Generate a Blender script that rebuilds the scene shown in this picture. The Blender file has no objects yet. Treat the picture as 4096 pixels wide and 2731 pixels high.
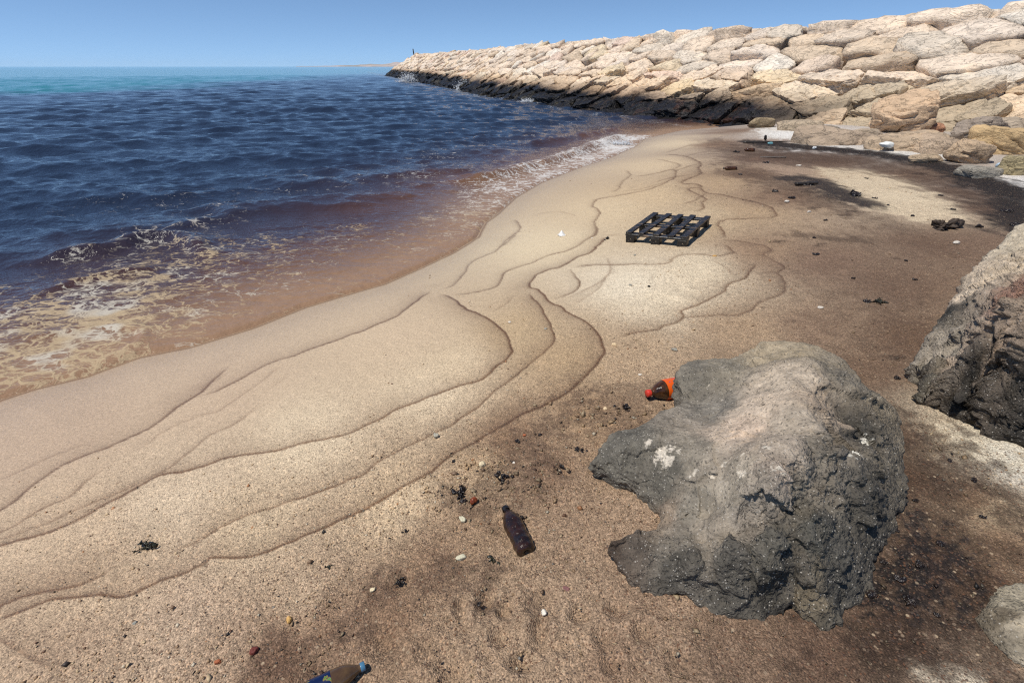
import bpy, bmesh, math, random
import numpy as np
from mathutils import Vector, Matrix, Euler

S = bpy.context.scene
COL = S.collection
rng = np.random.default_rng(7)
random.seed(7)

# ------------------------------------------------------------------ camera
CAM_Z = 2.0
F = 512.0                                    # focal length in pixels of a 1024 px wide picture
TP = (341.0 - 66.3) / F
PITCH = math.atan(TP)
cam = bpy.data.cameras.new("camera"); cam.sensor_width = 36.0; cam.lens = 18.0
cam.clip_start = 0.05; cam.clip_end = 60000
cam_o = bpy.data.objects.new("camera", cam); COL.objects.link(cam_o)
cam_o.location = (0, 0, CAM_Z); cam_o.rotation_euler = (math.pi / 2 - PITCH, 0, 0)
S.camera = cam_o

# ------------------------------------------------------------------ sky, sun, exposure
SUN_EL, SUN_AZ = math.radians(63), math.radians(-118)       # azimuth measured from +Y towards +X
W = bpy.data.worlds.new("World"); S.world = W; W.use_nodes = True
wn = W.node_tree.nodes; wl = W.node_tree.links
sky = wn.new("ShaderNodeTexSky"); sky.sky_type = 'NISHITA'; sky.sun_disc = False
sky.sun_elevation = SUN_EL; sky.sun_rotation = SUN_AZ
sky.altitude = 0; sky.air_density = 0.55; sky.dust_density = 0.0; sky.ozone_density = 5.0
tcw = wn.new("ShaderNodeTexCoord"); lift = wn.new("ShaderNodeVectorMath"); lift.operation = 'ADD'; lift.inputs[1].default_value = (0, 0, 0.07)
wl.new(tcw.outputs["Generated"], lift.inputs[0]); wl.new(lift.outputs[0], sky.inputs[0])
hsv = wn.new("ShaderNodeHueSaturation"); hsv.inputs['Saturation'].default_value = 0.97; hsv.inputs['Hue'].default_value = 0.494
wl.new(sky.outputs[0], hsv.inputs['Color'])
wl.new(hsv.outputs[0], wn["Background"].inputs['Color'])
wn["Background"].inputs['Strength'].default_value = 0.14
sun = bpy.data.lights.new("sun", 'SUN'); sun.energy = 4.3; sun.angle = math.radians(0.53); sun.color = (1.0, 0.95, 0.865)
sun_o = bpy.data.objects.new("sun", sun); COL.objects.link(sun_o)
sd = Vector((math.sin(SUN_AZ) * math.cos(SUN_EL), math.cos(SUN_AZ) * math.cos(SUN_EL), math.sin(SUN_EL)))
sun_o.rotation_euler = sd.to_track_quat('Z', 'Y').to_euler(); sun_o.location = sd * 50
S.cycles.use_denoising = False; S.cycles.sample_clamp_direct = 2.0; S.cycles.sample_clamp_indirect = 2.0; S.cycles.pixel_filter_type = 'BLACKMAN_HARRIS'; S.cycles.filter_width = 1.2
S.view_settings.view_transform = 'Standard'; S.view_settings.look = 'None'
S.view_settings.exposure = 0.0; S.view_settings.gamma = 1.0; S.view_settings.use_curve_mapping = False

# ------------------------------------------------------------------ small numpy toolbox
def lin(c):
    c = np.asarray(c, float) / 255.0
    return np.where(c <= 0.04045, c / 12.92, ((c + 0.055) / 1.055) ** 2.4)
LIT = 1.22                                   # what a white horizontal sheet reads here, to turn seen tones into albedo
def alb(c): return lin(c) / LIT
def sstep(a, b, x):
    t = np.clip((x - a) / (b - a), 0, 1); return t * t * (3 - 2 * t)
_perm = np.random.default_rng(3).permutation(512).astype(np.int64); _perm = np.concatenate([_perm, _perm, _perm])
_perm = _perm.astype(np.int32)
_grad = np.random.default_rng(4).normal(size=(512, 3)); _grad /= np.linalg.norm(_grad, axis=1)[:, None]
_gx, _gy, _gz = (np.ascontiguousarray(_grad[:, k], np.float32) for k in range(3))
def noise3(p):
    p = np.asarray(p, np.float32); sh = p.shape[:-1]; p = p.reshape(-1, 3); n = len(p); out = np.empty(n, np.float32)
    for s0 in range(0, n, 60000):
        q = p[s0:s0 + 60000]; i = np.floor(q).astype(np.int32); f = q - i; u = f * f * f * (f * (f * 6 - 15) + 10); i &= 511
        fx, fy, fz = f.T; ux, uy, uz = u.T; o = 0.0
        for dx in (0, 1):
            a = _perm[i[:, 0] + dx]; wx = ux if dx else 1 - ux
            for dy in (0, 1):
                b = _perm[a + i[:, 1] + dy]; wxy = wx * (uy if dy else 1 - uy)
                for dz in (0, 1):
                    h = _perm[b + i[:, 2] + dz]
                    o = o + wxy * (uz if dz else 1 - uz) * (_gx[h] * (fx - dx) + _gy[h] * (fy - dy) + _gz[h] * (fz - dz))
        out[s0:s0 + 60000] = o
    return out.reshape(sh).astype(float)
def fbm(p, oct=4, lac=2.03, gain=0.5):
    p = np.asarray(p, float); a = 1.0; out = 0.0
    for k in range(oct):
        out = out + a * noise3(p + 17.3 * k); p = p * lac; a *= gain
    return out
def P3(x, y, z=0.0): return np.stack(np.broadcast_arrays(x, y, z), -1)

def seg_dist(x, y, poly):
    """signed distance to a polyline (positive on the right-hand side) and unsigned distance"""
    best = np.full(np.shape(x), 1e9); sgn = np.zeros(np.shape(x))
    poly = np.asarray(poly, float)
    for a, b in zip(poly[:-1], poly[1:]):
        d = b - a; L = d @ d
        t = np.clip(((x - a[0]) * d[0] + (y - a[1]) * d[1]) / L, 0, 1)
        ex = x - a[0] - t * d[0]; ey = y - a[1] - t * d[1]
        q = np.hypot(ex, ey); cr = ex * d[1] - ey * d[0]
        m = q < best - 1e-9
        best = np.where(m, q, best); sgn = np.where(m, np.sign(cr), sgn)
    return best * np.where(sgn == 0, 1, sgn), best

# ------------------------------------------------------------------ picture pixel (4096 wide) -> ray -> place
CP, SP = math.cos(PITCH), math.sin(PITCH)
def ray(px, py):
    u = np.asarray(px, float) / 4 - 512; v = 341 - np.asarray(py, float) / 4
    return P3(u, F * CP + v * SP, -F * SP + v * CP)
def at_z(px, py, z):
    r = ray(px, py); t = (z - CAM_Z) / r[..., 2]
    return np.stack([r[..., 0] * t, r[..., 1] * t], -1)
def Z(x0, y0, s, pts):                        # points read in an enlargement -> 4096-wide pixels
    a = np.asarray(pts, float).copy(); a[:, 0] = a[:, 0] / s + x0; a[:, 1] = a[:, 1] / s + y0; return a
def H(pts):                                   # points read in the 2352-wide view
    return Z(0, 0, 2352 / 4096, pts)

# ------------------------------------------------------------------ lie of the land
_wl_px = np.concatenate([H([(-60, 950), (0, 917), (85, 890), (200, 862), (320, 818), (440, 795), (580, 752), (700, 705), (800, 675), (880, 652), (960, 617), (1040, 580), (1095, 545), (1112, 512), (1140, 492), (1180, 455), (1240, 420), (1330, 385), (1400, 362), (1455, 338), (1480, 318), (1560, 300), (1660, 291)])])
SHORE = at_z(_wl_px[:, 0], _wl_px[:, 1], 0.0)
SHORE = np.concatenate([[(-9.0, -6.0), (-5.2, 0.2)], SHORE, [(9.3, 22.0), (14, 32), (40, 110)]])
def land_d(x, y): return seg_dist(x, y, SHORE)[0]
def terrain(x, y, d=None, fine=True):
    x = np.asarray(x, float); y = np.asarray(y, float)
    if d is None: d = land_d(x, y)
    z = np.where(d > 0, 0.52 * (1 - np.exp(-np.maximum(d, 0) / 2.9)), np.maximum(0.14 * d, -1.2))
    c, s = math.cos(0.14), math.sin(0.14); ux = (x - 6.15) * c + (y - 9.6) * s; uy = -(x - 6.15) * s + (y - 9.6) * c
    z = z - 0.10 * np.exp(-(ux / 1.25) ** 2 - (uy / 2.9) ** 2)
    z = z + 0.03 * np.exp(-((x - 4.2) / 0.8) ** 2 - ((y - 10.0) / 3.0) ** 2)
    if fine:
        k = sstep(0.8, 3.2, d)
        z = z + k * (0.022 * fbm(P3(x * 1.3, y * 1.3, 1.7), 3) + 0.010 * fbm(P3(x * 6, y * 6, 4.2), 2)) + 0.004 * fbm(P3(x * 0.8, y * 0.8, 9.0), 2)
    return z
def hit(px, py, h=0.0):
    """where the sight line through a pixel meets the ground raised by h"""
    px = np.atleast_1d(np.asarray(px, float)); py = np.atleast_1d(np.asarray(py, float)); h = np.broadcast_to(np.asarray(h, float), px.shape)
    r = ray(px, py); r = r / np.hypot(r[:, 0], r[:, 1])[:, None]
    t = np.geomspace(0.3, 60, 420)
    X = r[:, None, 0] * t; Y = r[:, None, 1] * t; Zr = CAM_Z + r[:, None, 2] * t
    g = Zr - terrain(X, Y, fine=False) - h[:, None]
    k = np.argmax(g < 0, axis=1); k = np.where((g < 0).any(1), np.maximum(k, 1), len(t) - 1)
    i = np.arange(len(px)); a, b = g[i, k - 1], g[i, k]; w = np.clip(a / (a - b + 1e-12), 0, 1)
    tt = t[k - 1] + (t[k] - t[k - 1]) * w
    return np.stack([r[:, 0] * tt, r[:, 1] * tt], -1)
def ground(px2352, py2352):
    p = hit([px2352 * 4096 / 2352], [py2352 * 4096 / 2352])[0]
    return p[0], p[1], float(terrain(p[0], p[1]))

# ------------------------------------------------------------------ objects and materials
def new_mesh(name, v, f, smooth=True, cols=None, mat=None):
    me = bpy.data.meshes.new(name)
    v = np.asarray(v, np.float32); f = np.asarray(f)
    me.vertices.add(len(v)); me.vertices.foreach_set("co", v.ravel())
    n = f.shape[1]; me.loops.add(f.size); me.loops.foreach_set("vertex_index", f.ravel().astype(np.int32))
    me.polygons.add(len(f)); me.polygons.foreach_set("loop_start", np.arange(0, f.size, n, dtype=np.int32))
    me.polygons.foreach_set("loop_total", np.full(len(f), n, np.int32))
    if smooth: me.polygons.foreach_set("use_smooth", np.ones(len(f), bool))
    me.update(calc_edges=True)
    for k, c in (cols or {}).items():
        c = np.asarray(c, np.float32)
        if c.ndim == 1:
            me.attributes.new(k, 'FLOAT', 'POINT').data.foreach_set("value", c)
        else:
            c4 = np.concatenate([c, np.ones((len(c), 1), np.float32)], 1)
            me.attributes.new(k, 'FLOAT_COLOR', 'POINT').data.foreach_set("color", c4.ravel())
    if mat: me.materials.append(mat)
    return me
def add(name, me, parent=None, loc=None, rot=None, scale=None):
    o = bpy.data.objects.new(name, me); COL.objects.link(o)
    if parent is not None: o.parent = parent
    if loc is not None: o.location = loc
    if rot is not None: o.rotation_euler = rot
    if scale is not None: o.scale = scale
    return o
def tag(o, label=None, cat=None, group=None, kind=None):
    if label: o["label"] = label
    if cat: o["category"] = cat
    if group: o["group"] = group
    if kind: o["kind"] = kind
    return o
class Nd:
    def __init__(s, name):
        s.m = bpy.data.materials.new(name); s.m.use_nodes = True; s.t = s.m.node_tree; s.b = s.t.nodes["Principled BSDF"]; s.out = s.t.nodes["Material Output"]
    def n(s, typ, **kw):
        nd = s.t.nodes.new("ShaderNode" + typ)
        for k, v in kw.items():
            if k in nd.inputs.keys(): s.set(nd.inputs[k], v)
            else: setattr(nd, k, v)
        return nd
    def set(s, sock, v):
        if isinstance(v, bpy.types.NodeSocket): s.t.links.new(v, sock)
        else:
            if hasattr(sock, "default_value") and hasattr(sock.default_value, "__len__") and not isinstance(v, str):
                v = list(v); v = v + [1.0] * (len(sock.default_value) - len(v))
            sock.default_value = v
    def bs(s, **kw):
        for k, v in kw.items(): s.set(s.b.inputs[k.replace("_", " ")], v)
    def math(s, op, a, b=0.0, c=None, clamp=False):
        nd = s.t.nodes.new("ShaderNodeMath"); nd.operation = op; nd.use_clamp = clamp; s.set(nd.inputs[0], a); s.set(nd.inputs[1], b)
        if c is not None: s.set(nd.inputs[2], c)
        return nd.outputs[0]
    def mix(s, f, a, b, blend='MIX'):
        nd = s.t.nodes.new("ShaderNodeMix"); nd.data_type = 'RGBA'; nd.blend_type = blend
        s.set(nd.inputs[0], f); s.set(nd.inputs[6], a); s.set(nd.inputs[7], b); return nd.outputs[2]
    def step(s, a, b, x):
        nd = s.t.nodes.new("ShaderNodeMapRange"); nd.interpolation_type = 'SMOOTHSTEP'
        s.set(nd.inputs[0], x); s.set(nd.inputs[1], a); s.set(nd.inputs[2], b); return nd.outputs[0]
    def maprange(s, x, a, b, c, d):
        nd = s.t.nodes.new("ShaderNodeMapRange"); nd.clamp = True
        for i, v in enumerate((x, a, b, c, d)): s.set(nd.inputs[i], v)
        return nd.outputs[0]
    def noise(s, vec, scale, detail=3.0, rough=0.5, dist=0.0):
        nd = s.n("TexNoise"); s.set(nd.inputs["Vector"], vec); nd.inputs["Scale"].default_value = scale
        nd.inputs["Detail"].default_value = detail; nd.inputs["Roughness"].default_value = rough; nd.inputs["Distortion"].default_value = dist; return nd
    def voro(s, vec, scale, feature='F1', rand=1.0):
        nd = s.n("TexVoronoi"); nd.feature = feature; s.set(nd.inputs["Vector"], vec); nd.inputs["Scale"].default_value = scale
        nd.inputs["Randomness"].default_value = rand; return nd
    def attr(s, name):
        nd = s.n("Attribute"); nd.attribute_name = name; return nd
    def pos(s): return s.n("NewGeometry").outputs["Position"]
    def obj(s): return s.n("TexCoord").outputs["Object"]
    def bump(s, h, strength, dist, normal=None):
        nd = s.n("Bump"); s.set(nd.inputs["Height"], h); nd.inputs["Strength"].default_value = strength; nd.inputs["Distance"].default_value = dist
        if normal is not None: s.set(nd.inputs["Normal"], normal)
        return nd.outputs[0]
    def vmul(s, v, k):
        nd = s.n("VectorMath"); nd.operation = 'MULTIPLY'; s.set(nd.inputs[0], v); nd.inputs[1].default_value = k; return nd.outputs[0]
    def vadd(s, a, b):
        nd = s.n("VectorMath"); nd.operation = 'ADD'; s.set(nd.inputs[0], a); s.set(nd.inputs[1], b); return nd.outputs[0]
def idw(qx, qy, pts, vals, power=3.2, soft=0.02):
    """smooth field through scattered samples, measured in bearing and log distance"""
    vals = np.asarray(vals, float); single = vals.ndim == 1
    if single: vals = vals[:, None]
    a = np.arctan2(qx, qy).astype(np.float32); l = (0.7 * np.log(np.hypot(qx, qy) + 1e-6)).astype(np.float32)
    num = [np.zeros(a.shape, np.float32) for _ in range(vals.shape[1])]; den = np.zeros(a.shape, np.float32)
    for (x, y), v in zip(pts, vals):
        d2 = a - np.float32(math.atan2(x, y)); d2 *= d2; e2 = l - np.float32(0.7 * math.log(math.hypot(x, y))); e2 *= e2; d2 += e2; d2 += np.float32(soft ** 2)
        w = 1.0 / (d2 * np.sqrt(d2)) if power < 3.8 else 1.0 / (d2 * d2); den += w
        for j in range(len(num)): num[j] += w * np.float32(v[j])
    num = np.stack(num, -1).astype(float); den = den.astype(float)
    out = num / den[..., None]
    return out[..., 0] if single else out

# ================================================================== THE SETTING: sand
def catmull(p, n=6):
    p = np.asarray(p, float); q = np.concatenate([[2 * p[0] - p[1]], p, [2 * p[-1] - p[-2]]]); out = []
    for i in range(1, len(q) - 2):
        t = np.linspace(0, 1, n, endpoint=False)[:, None]
        a, b, c, d = q[i - 1], q[i], q[i + 1], q[i + 2]
        out.append(0.5 * ((2 * b) + (c - a) * t + (2 * a - 5 * b + 4 * c - d) * t ** 2 + (3 * b - a - 3 * c + d) * t ** 3))
    return np.concatenate(out + [p[-1:]])
ZA = lambda p: Z(0, 1300, 1.568, p)
ZB = lambda p: Z(1200, 900, 1.568, p)
ZC = lambda p: Z(0, 1900, 1.809, p)
ZD = lambda p: Z(1200, 1700, 1.5207, p)
ZE = lambda p: Z(2000, 500, 1.742, p)
cc = np.concatenate
# swash marks left by the waves: (points, strength, fade width to seaward in metres); the sea is on the left of the direction of travel
LINES = [
 (H([(-40,1120),(60,1075),(150,1035),(230,1010)]), .30, .04), (H([(430,900),(500,872),(545,842)]), .30, .04), (H([(600,905),(640,880),(675,850)]), .28, .03),
 (H([(1390,585),(1400,620),(1370,650),(1290,690)]), .35, .05), (H([(1560,470),(1600,458),(1625,440)]), .5, .04), (H([(1500,420),(1560,405),(1600,400)]), .45, .04), (H([(1620,590),(1660,610),(1690,640)]), .4, .05),
 (H([(1545,395),(1590,380),(1620,372)]), .45, .04), (H([(1570,360),(1610,350),(1640,345)]), .4, .04), (H([(1420,440),(1480,432),(1540,415)]), .35, .04),
 (ZA([(-60,1200),(0,1160),(110,1090),(190,1020),(320,925),(400,875),(470,840),(560,805),(680,765),(800,710),(900,665),(990,615),(1060,560),(1110,515),(1190,470),(1260,425),(1330,355),(1400,295),(1460,235)]), .80, .09),
 (cc([ZA([(1200,460),(1330,425),(1440,375),(1530,325),(1640,265),(1730,225),(1850,190),(1960,145),(2100,100)]), ZB([(313,690),(400,660),(500,615),(610,570),(700,500),(780,440),(850,402)])]), .75, .10),
 (cc([ZB([(850,402),(900,400),(950,380),(1000,340),(1040,290),(1070,240),(1130,205),(1230,165),(1270,125),(1320,75),(1370,40)]), ZE([(0,850),(50,800),(110,760),(145,710),(130,680),(105,650)])]), .55, .05),
 (ZA([(-60,1330),(0,1300),(110,1245),(250,1160),(400,1095),(480,1040),(530,990),(600,940),(680,890),(760,840)]), .62, .06),
 (ZA([(760,840),(900,760),(1010,680),(1130,620),(1260,570),(1380,535),(1500,450),(1620,370),(1720,290),(1800,225)]), .26, .04),
 (cc([ZA([(-60,1410),(0,1390),(120,1355),(230,1330),(330,1295),(440,1250),(540,1200),(640,1140),(740,1085),(840,1030),(950,970),(1050,935),(1160,920),(1250,895),(1330,870),(1420,835),(1520,815),(1640,800),(1760,780),(1900,740),(2050,710)]), ZB([(313,1310),(420,1260),(520,1210),(620,1150),(740,1110),(860,1060),(960,1025),(1100,985),(1180,940),(1240,890),(1300,840),(1332,790),(1322,740),(1300,680),(1250,630),(1180,580),(1110,545),(1040,520),(990,480),(940,445),(870,425)])]), .95, .10),
 (ZA([(-40,1360),(120,1310),(300,1240),(450,1170),(600,1110),(750,1045),(900,975),(1040,910),(1160,820),(1260,740),(1330,680),(1430,640),(1520,590),(1610,525),(1680,490)]), .45, .05),
 (ZC([(-60,970),(0,945),(150,880),(280,850),(430,820),(560,795),(660,755),(760,700),(870,645),(985,565)]), .85, .14),
 (cc([ZC([(1100,585),(1200,580),(1280,530),(1400,485),(1500,430),(1600,370),(1720,315),(1850,265),(1980,230),(2100,185),(2250,140)]), ZB([(313,1597),(400,1560),(480,1500),(580,1440),(660,1390),(760,1350),(850,1300),(930,1265),(1030,1200),(1130,1130),(1200,1070),(1290,1000),(1380,930),(1450,865),(1530,800),(1590,740),(1600,700),(1580,640),(1560,590),(1530,540),(1500,495),(1460,455),(1440,410)])]), .72, .12),
 (cc([ZC([(-60,1060),(0,1035),(100,1000),(220,955),(360,900),(470,885),(620,875),(750,870),(870,875),(960,855),(1050,815),(1150,770),(1260,730),(1380,690),(1480,640),(1530,600),(1640,595),(1740,600),(1850,580),(1980,540),(2100,490),(2230,430)]), ZD([(152,620),(280,560),(400,500),(500,450),(600,390),(700,335),(800,280),(880,215),(960,160)]), ZB([(1160,1320),(1290,1255),(1400,1190),(1500,1150),(1620,1090),(1720,1020),(1800,940),(1870,860),(1915,780),(1890,710),(1840,640),(1780,590),(1700,550),(1640,510),(1570,480),(1530,430),(1490,400),(1450,390),(1440,370),(1465,340),(1490,310),(1560,280),(1640,260),(1740,200),(1830,170),(1870,130),(1900,100),(1920,65)])]), .95, .10),
 (ZB([(1570,477),(1620,460),(1690,430),(1740,400),(1757,350),(1720,310),(1690,265)]), .65, .06),
 (ZB([(1690,272),(1800,255),(1930,247),(2060,242),(2195,245)]), .5, .05),
 (ZB([(1690,520),(1780,460),(1870,400),(1930,310),(1960,250)]), .32, .06),
 (ZB([(920,435),(1050,430),(1150,410),(1230,385),(1270,330),(1300,290),(1380,260),(1470,230),(1560,190),(1660,165),(1740,130),(1800,90),(1850,60),(1860,30),(1850,0)]), .6, .05),
 (ZB([(1160,560),(1230,530),(1300,490),(1340,450),(1400,430)]), .3, .04),
 (ZE([(600,800),(670,762),(680,720),(660,680),(695,620),(682,580),(650,560),(690,515),(800,495),(900,475),(1000,455),(1090,430),(1170,395),(1222,365),(1227,330),(1200,308),(1100,330),(1000,350),(920,357)]), .6, .05),
 (ZE([(670,768),(740,770),(890,765)]), .5, .04),
 (ZE([(770,470),(830,440),(860,390),(912,350),(890,320),(865,313)]), .42, .04),
 (ZE([(1130,320),(1230,300),(1255,272),(1150,245),(1085,235)]), .45, .05),
 (ZE([(1150,195),(1250,165),(1350,130)]), .35, .05),
 (ZE([(1330,610),(1430,580),(1410,540),(1442,510),(1360,470),(1320,440),(1400,430),(1390,410),(1270,400),(1330,370),(1402,340),(1390,300),(1402,270),(1360,240),(1290,215),(1160,200)]), .65, .09),
 (ZE([(1510,780),(1572,770),(1550,720),(1520,690),(1580,660),(1720,650),(1880,640),(1932,620),(1890,570),(1780,530),(1680,505),(1540,480),(1430,460),(1390,420)]), .62, .07),
 (ZE([(480,1000),(600,975),(790,968),(960,968),(1080,970),(1180,960),(1230,915),(1290,900),(1400,900),(1500,908),(1590,900),(1632,880),(1600,850),(1530,815)]), .58, .06),
 (ZE([(1200,1400),(1290,1345),(1500,1330),(1650,1330),(1750,1290),(1800,1250),(1880,1220),(1990,1160),(1980,1080),(1940,1030),(1982,990),(1890,930),(1840,900),(1892,870),(1830,840),(1740,820),(1640,800),(1510,795)]), .60, .12),
 (ZE([(760,1475),(860,1470),(960,1450),(1100,1430),(1130,1400),(1230,1380),(1280,1330),(1270,1290),(1400,1250),(1500,1200),(1560,1170),(1600,1110),(1710,1070),(1750,1010),(1800,950)]), .75, .12),
 (ZC([(-60,1180),(60,1240),(180,1310),(300,1370),(390,1430),(450,1500)]), .50, .10),
 (ZD([(-120,1240),(0,1190),(120,1130),(230,1060),(330,960),(430,880),(520,820)]), .30, .14),
 (ZE([(560,640),(420,600),(300,610),(180,640)]), .18, .05),
]
# tone of the sand itself as read in the picture, (x, y in the 2352 view), sRGB
SANDTONE = [
 ((100,1000),(190,160,128)),((500,900),(198,168,134)),((900,780),(203,174,138)),((1000,900),(212,185,148)),((700,1000),(214,187,150)),((400,1150),(206,178,143)),((150,1200),(198,168,133)),
 ((200,1330),(194,164,129)),((400,1430),(184,155,124)),((150,1500),(176,147,116)),((700,1350),(184,155,122)),((900,1150),(202,172,134)),((600,1200),(202,173,136)),((1050,850),(208,180,142)),((1200,760),(190,160,120)),
 ((1300,820),(184,153,114)),((1450,650),(226,204,170)),((1550,690),(222,198,162)),((1600,620),(218,194,158)),((1250,560),(216,190,150)),((1400,480),(208,180,140)),((1500,380),(204,176,138)),((1560,330),(208,182,145)),((1480,450),(200,170,130)),
 ((1650,420),(180,150,114)),((1600,500),(196,168,130)),((1720,480),(180,150,114)),((1750,570),(160,131,101)),((1650,330),(138,110,84)),((1720,400),(130,104,80)),((1800,450),(138,111,86)),((1900,600),(138,112,89)),((1850,750),(146,120,94)),((1700,760),(172,143,110)),
 ((1700,850),(155,129,100)),((2050,650),(126,102,80)),((2000,850),(122,98,75)),((2080,780),(116,92,70)),((2100,1000),(98,76,57)),((2100,1100),(88,67,50)),((2150,1300),(80,59,44)),((2050,1450),(92,71,54)),((1700,1480),(130,106,83)),((1500,1350),(152,125,98)),((1900,1500),(108,85,66)),
 ((1300,1450),(166,138,108)),((1300,1200),(158,130,101)),((1100,1080),(176,147,112)),((1160,1010),(148,118,88)),((900,1400),(140,112,85)),((1100,1420),(164,136,106)),((1450,1000),(152,124,94)),((1550,900),(170,141,109)),((1450,820),(182,152,117)),((1350,950),(160,130,97)),((1250,1080),(142,114,87)),((1500,1200),(165,137,108)),
 ((640,1520),(134,104,78)),((760,1440),(150,121,93)),((500,1500),(172,143,113)),((1000,1290),(150,121,92)),((1100,1200),(158,129,98)),((1400,1540),(150,122,95)),
 ((1900,370),(118,92,70)),((2000,420),(205,180,146)),((2080,450),(214,190,156)),((2150,480),(202,176,142)),((2200,440),(140,114,90)),((2120,400),(150,122,95)),((2280,480),(122,97,76)),((1830,395),(168,140,114)),((1760,365),(120,94,74)),((1930,400),(180,152,120)),((2250,560),(128,104,82)),((2150,560),(118,94,73)),
 ((2250,1020),(196,176,142)),((2320,1040),(222,210,188)),((2200,1000),(180,158,126)),((2250,1150),(110,85,62)),((2300,1180),(165,142,110)),((2320,1250),(130,104,78)),((2250,1350),(86,65,48)),((2180,1540),(150,128,104)),
 ((1820,305),(228,218,204)),((1760,300),(190,172,150)),((1880,335),(214,204,190)),((2060,355),(206,196,180)),((2340,430),(220,212,200)),((1700,300),(128,100,76)),((1740,330),(150,128,108)),
]
AZ = cc([np.linspace(-84, -62, 30, endpoint=False), np.linspace(-62, 62, 860, endpoint=False), np.linspace(62, 84, 31)])
RR = cc([np.geomspace(0.34, 0.62, 24, endpoint=False), np.geomspace(0.62, 15, 710, endpoint=False), np.geomspace(15, 46, 70)])
az = np.radians(AZ); GA, GR = np.meshgrid(az, RR)
GX, GY = GR * np.sin(GA), GR * np.cos(GA)
gfull = np.arange(GX.size).reshape(GX.shape); gd = land_d(GX, GY)
_gk = (gd > -0.7) & ~((GX - 4) * 0.9 + (GY - 30) * 0.42 > 12)
_map = np.full(GX.size, -1); _map[_gk.ravel()] = np.arange(_gk.sum())
_GSH = GX.shape; GX, GY, GR, gd = GX[_gk], GY[_gk], GR[_gk], gd[_gk]
GZ = terrain(GX, GY, gd)
pp = np.array([H([p])[0] for p, c in SANDTONE]); base_pts = hit(pp[:, 0], pp[:, 1])
tone = idw(GX + 0.25 * GR * 0.2 * fbm(P3(GX * 1.1, GY * 1.1, 2.0), 3), GY, base_pts, [alb(c) * (np.array([.96, .965, 1.05]) + np.clip((c[0] - 135) / 65.0, 0, 1) * np.array([.15, .225, .27])) for p, c in SANDTONE])
coarse = sstep(1.0, 3.4, gd + 0.5 * fbm(P3(GX * 0.9, GY * 0.9, 5.0), 3))
# swash marks
dark = np.zeros_like(GX); relief = np.zeros_like(GX)
for pts, st, fade in LINES:
    if pts[0, 0] < 60: pts = np.concatenate([[pts[0] + (pts[0] - pts[1]) / np.hypot(*(pts[0] - pts[1])) * 420], pts])
    w = hit(pts[:, 0], pts[:, 1]); w = catmull(w, 6)
    j = np.hypot(w[:, 0], w[:, 1])
    w = w + (0.006 * j ** 0.8)[:, None] * np.stack([fbm(P3(w[:, 0] * 9, w[:, 1] * 9, 0.3), 2), fbm(P3(w[:, 0] * 9, w[:, 1] * 9, 7.3), 2)], -1)
    w = w[np.concatenate([[True], np.hypot(*np.diff(w, axis=0).T) > 1e-5])]
    m = 0.36; best = {}
    acc_u = np.full(len(GX), 9.0, np.float32); acc_s = np.zeros(len(GX), np.float32)
    for q0 in range(0, len(w) - 1, 10):
        wq = w[q0:q0 + 11]
        sl_ = np.where((GX > wq[:, 0].min() - m) & (GX < wq[:, 0].max() + m) & (GY > wq[:, 1].min() - m) & (GY < wq[:, 1].max() + m))[0]
        if len(sl_) == 0: continue
        s1, u1 = seg_dist(GX[sl_], GY[sl_], wq); bt = u1 < acc_u[sl_]; acc_u[sl_[bt]] = u1[bt]; acc_s[sl_[bt]] = s1[bt]
    sel = np.where(acc_u < 0.36)[0]
    if len(sel) == 0: continue
    x, y = GX[sel], GY[sel]; sd_, ud = acc_s[sel].astype(float), acc_u[sel].astype(float)
    # ends of the mark fade out
    dend = np.minimum(np.hypot(x - w[0, 0], y - w[0, 1]), np.hypot(x - w[-1, 0], y - w[-1, 1]))
    endf = sstep(0.0, 0.22, dend)
    r = GR[sel]; core = 0.0035 + 0.0022 * r
    fade = fade * (0.65 + 0.35 * np.clip(fbm(P3(x * 2, y * 2, 3.3), 2) + 1, 0, 2))
    land = np.exp(-(np.maximum(sd_, 0) / (core * 0.40)) ** 2)
    seaw = 0.86 * np.exp(-(ud / (core * 1.25)) ** 1.5) + 0.50 * np.exp(-ud / (0.95 * fade)) * sstep(0.34, 0.15, ud)
    prof = np.where(sd_ > 0, land * 1.04, seaw) * st * endf * (0.78 + 0.42 * np.clip(fbm(P3(x * 3.1, y * 3.1, 8.8), 3) + 0.6, 0, 1.1))
    dark[sel] = 1 - (1 - dark[sel]) * (1 - np.clip(prof, 0, 0.97))
    step_h = np.where(sd_ > 0, -0.0004 * np.exp(-ud / 0.03), 0.0004 * np.exp(-ud / 0.06)) * st * endf
    relief[sel] += np.where(ud < 0.3, step_h, 0)
wetcol = np.array([0.27, 0.17, 0.10])
tone = tone * (1 - dark[..., None] * (1 - wetcol))
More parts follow.
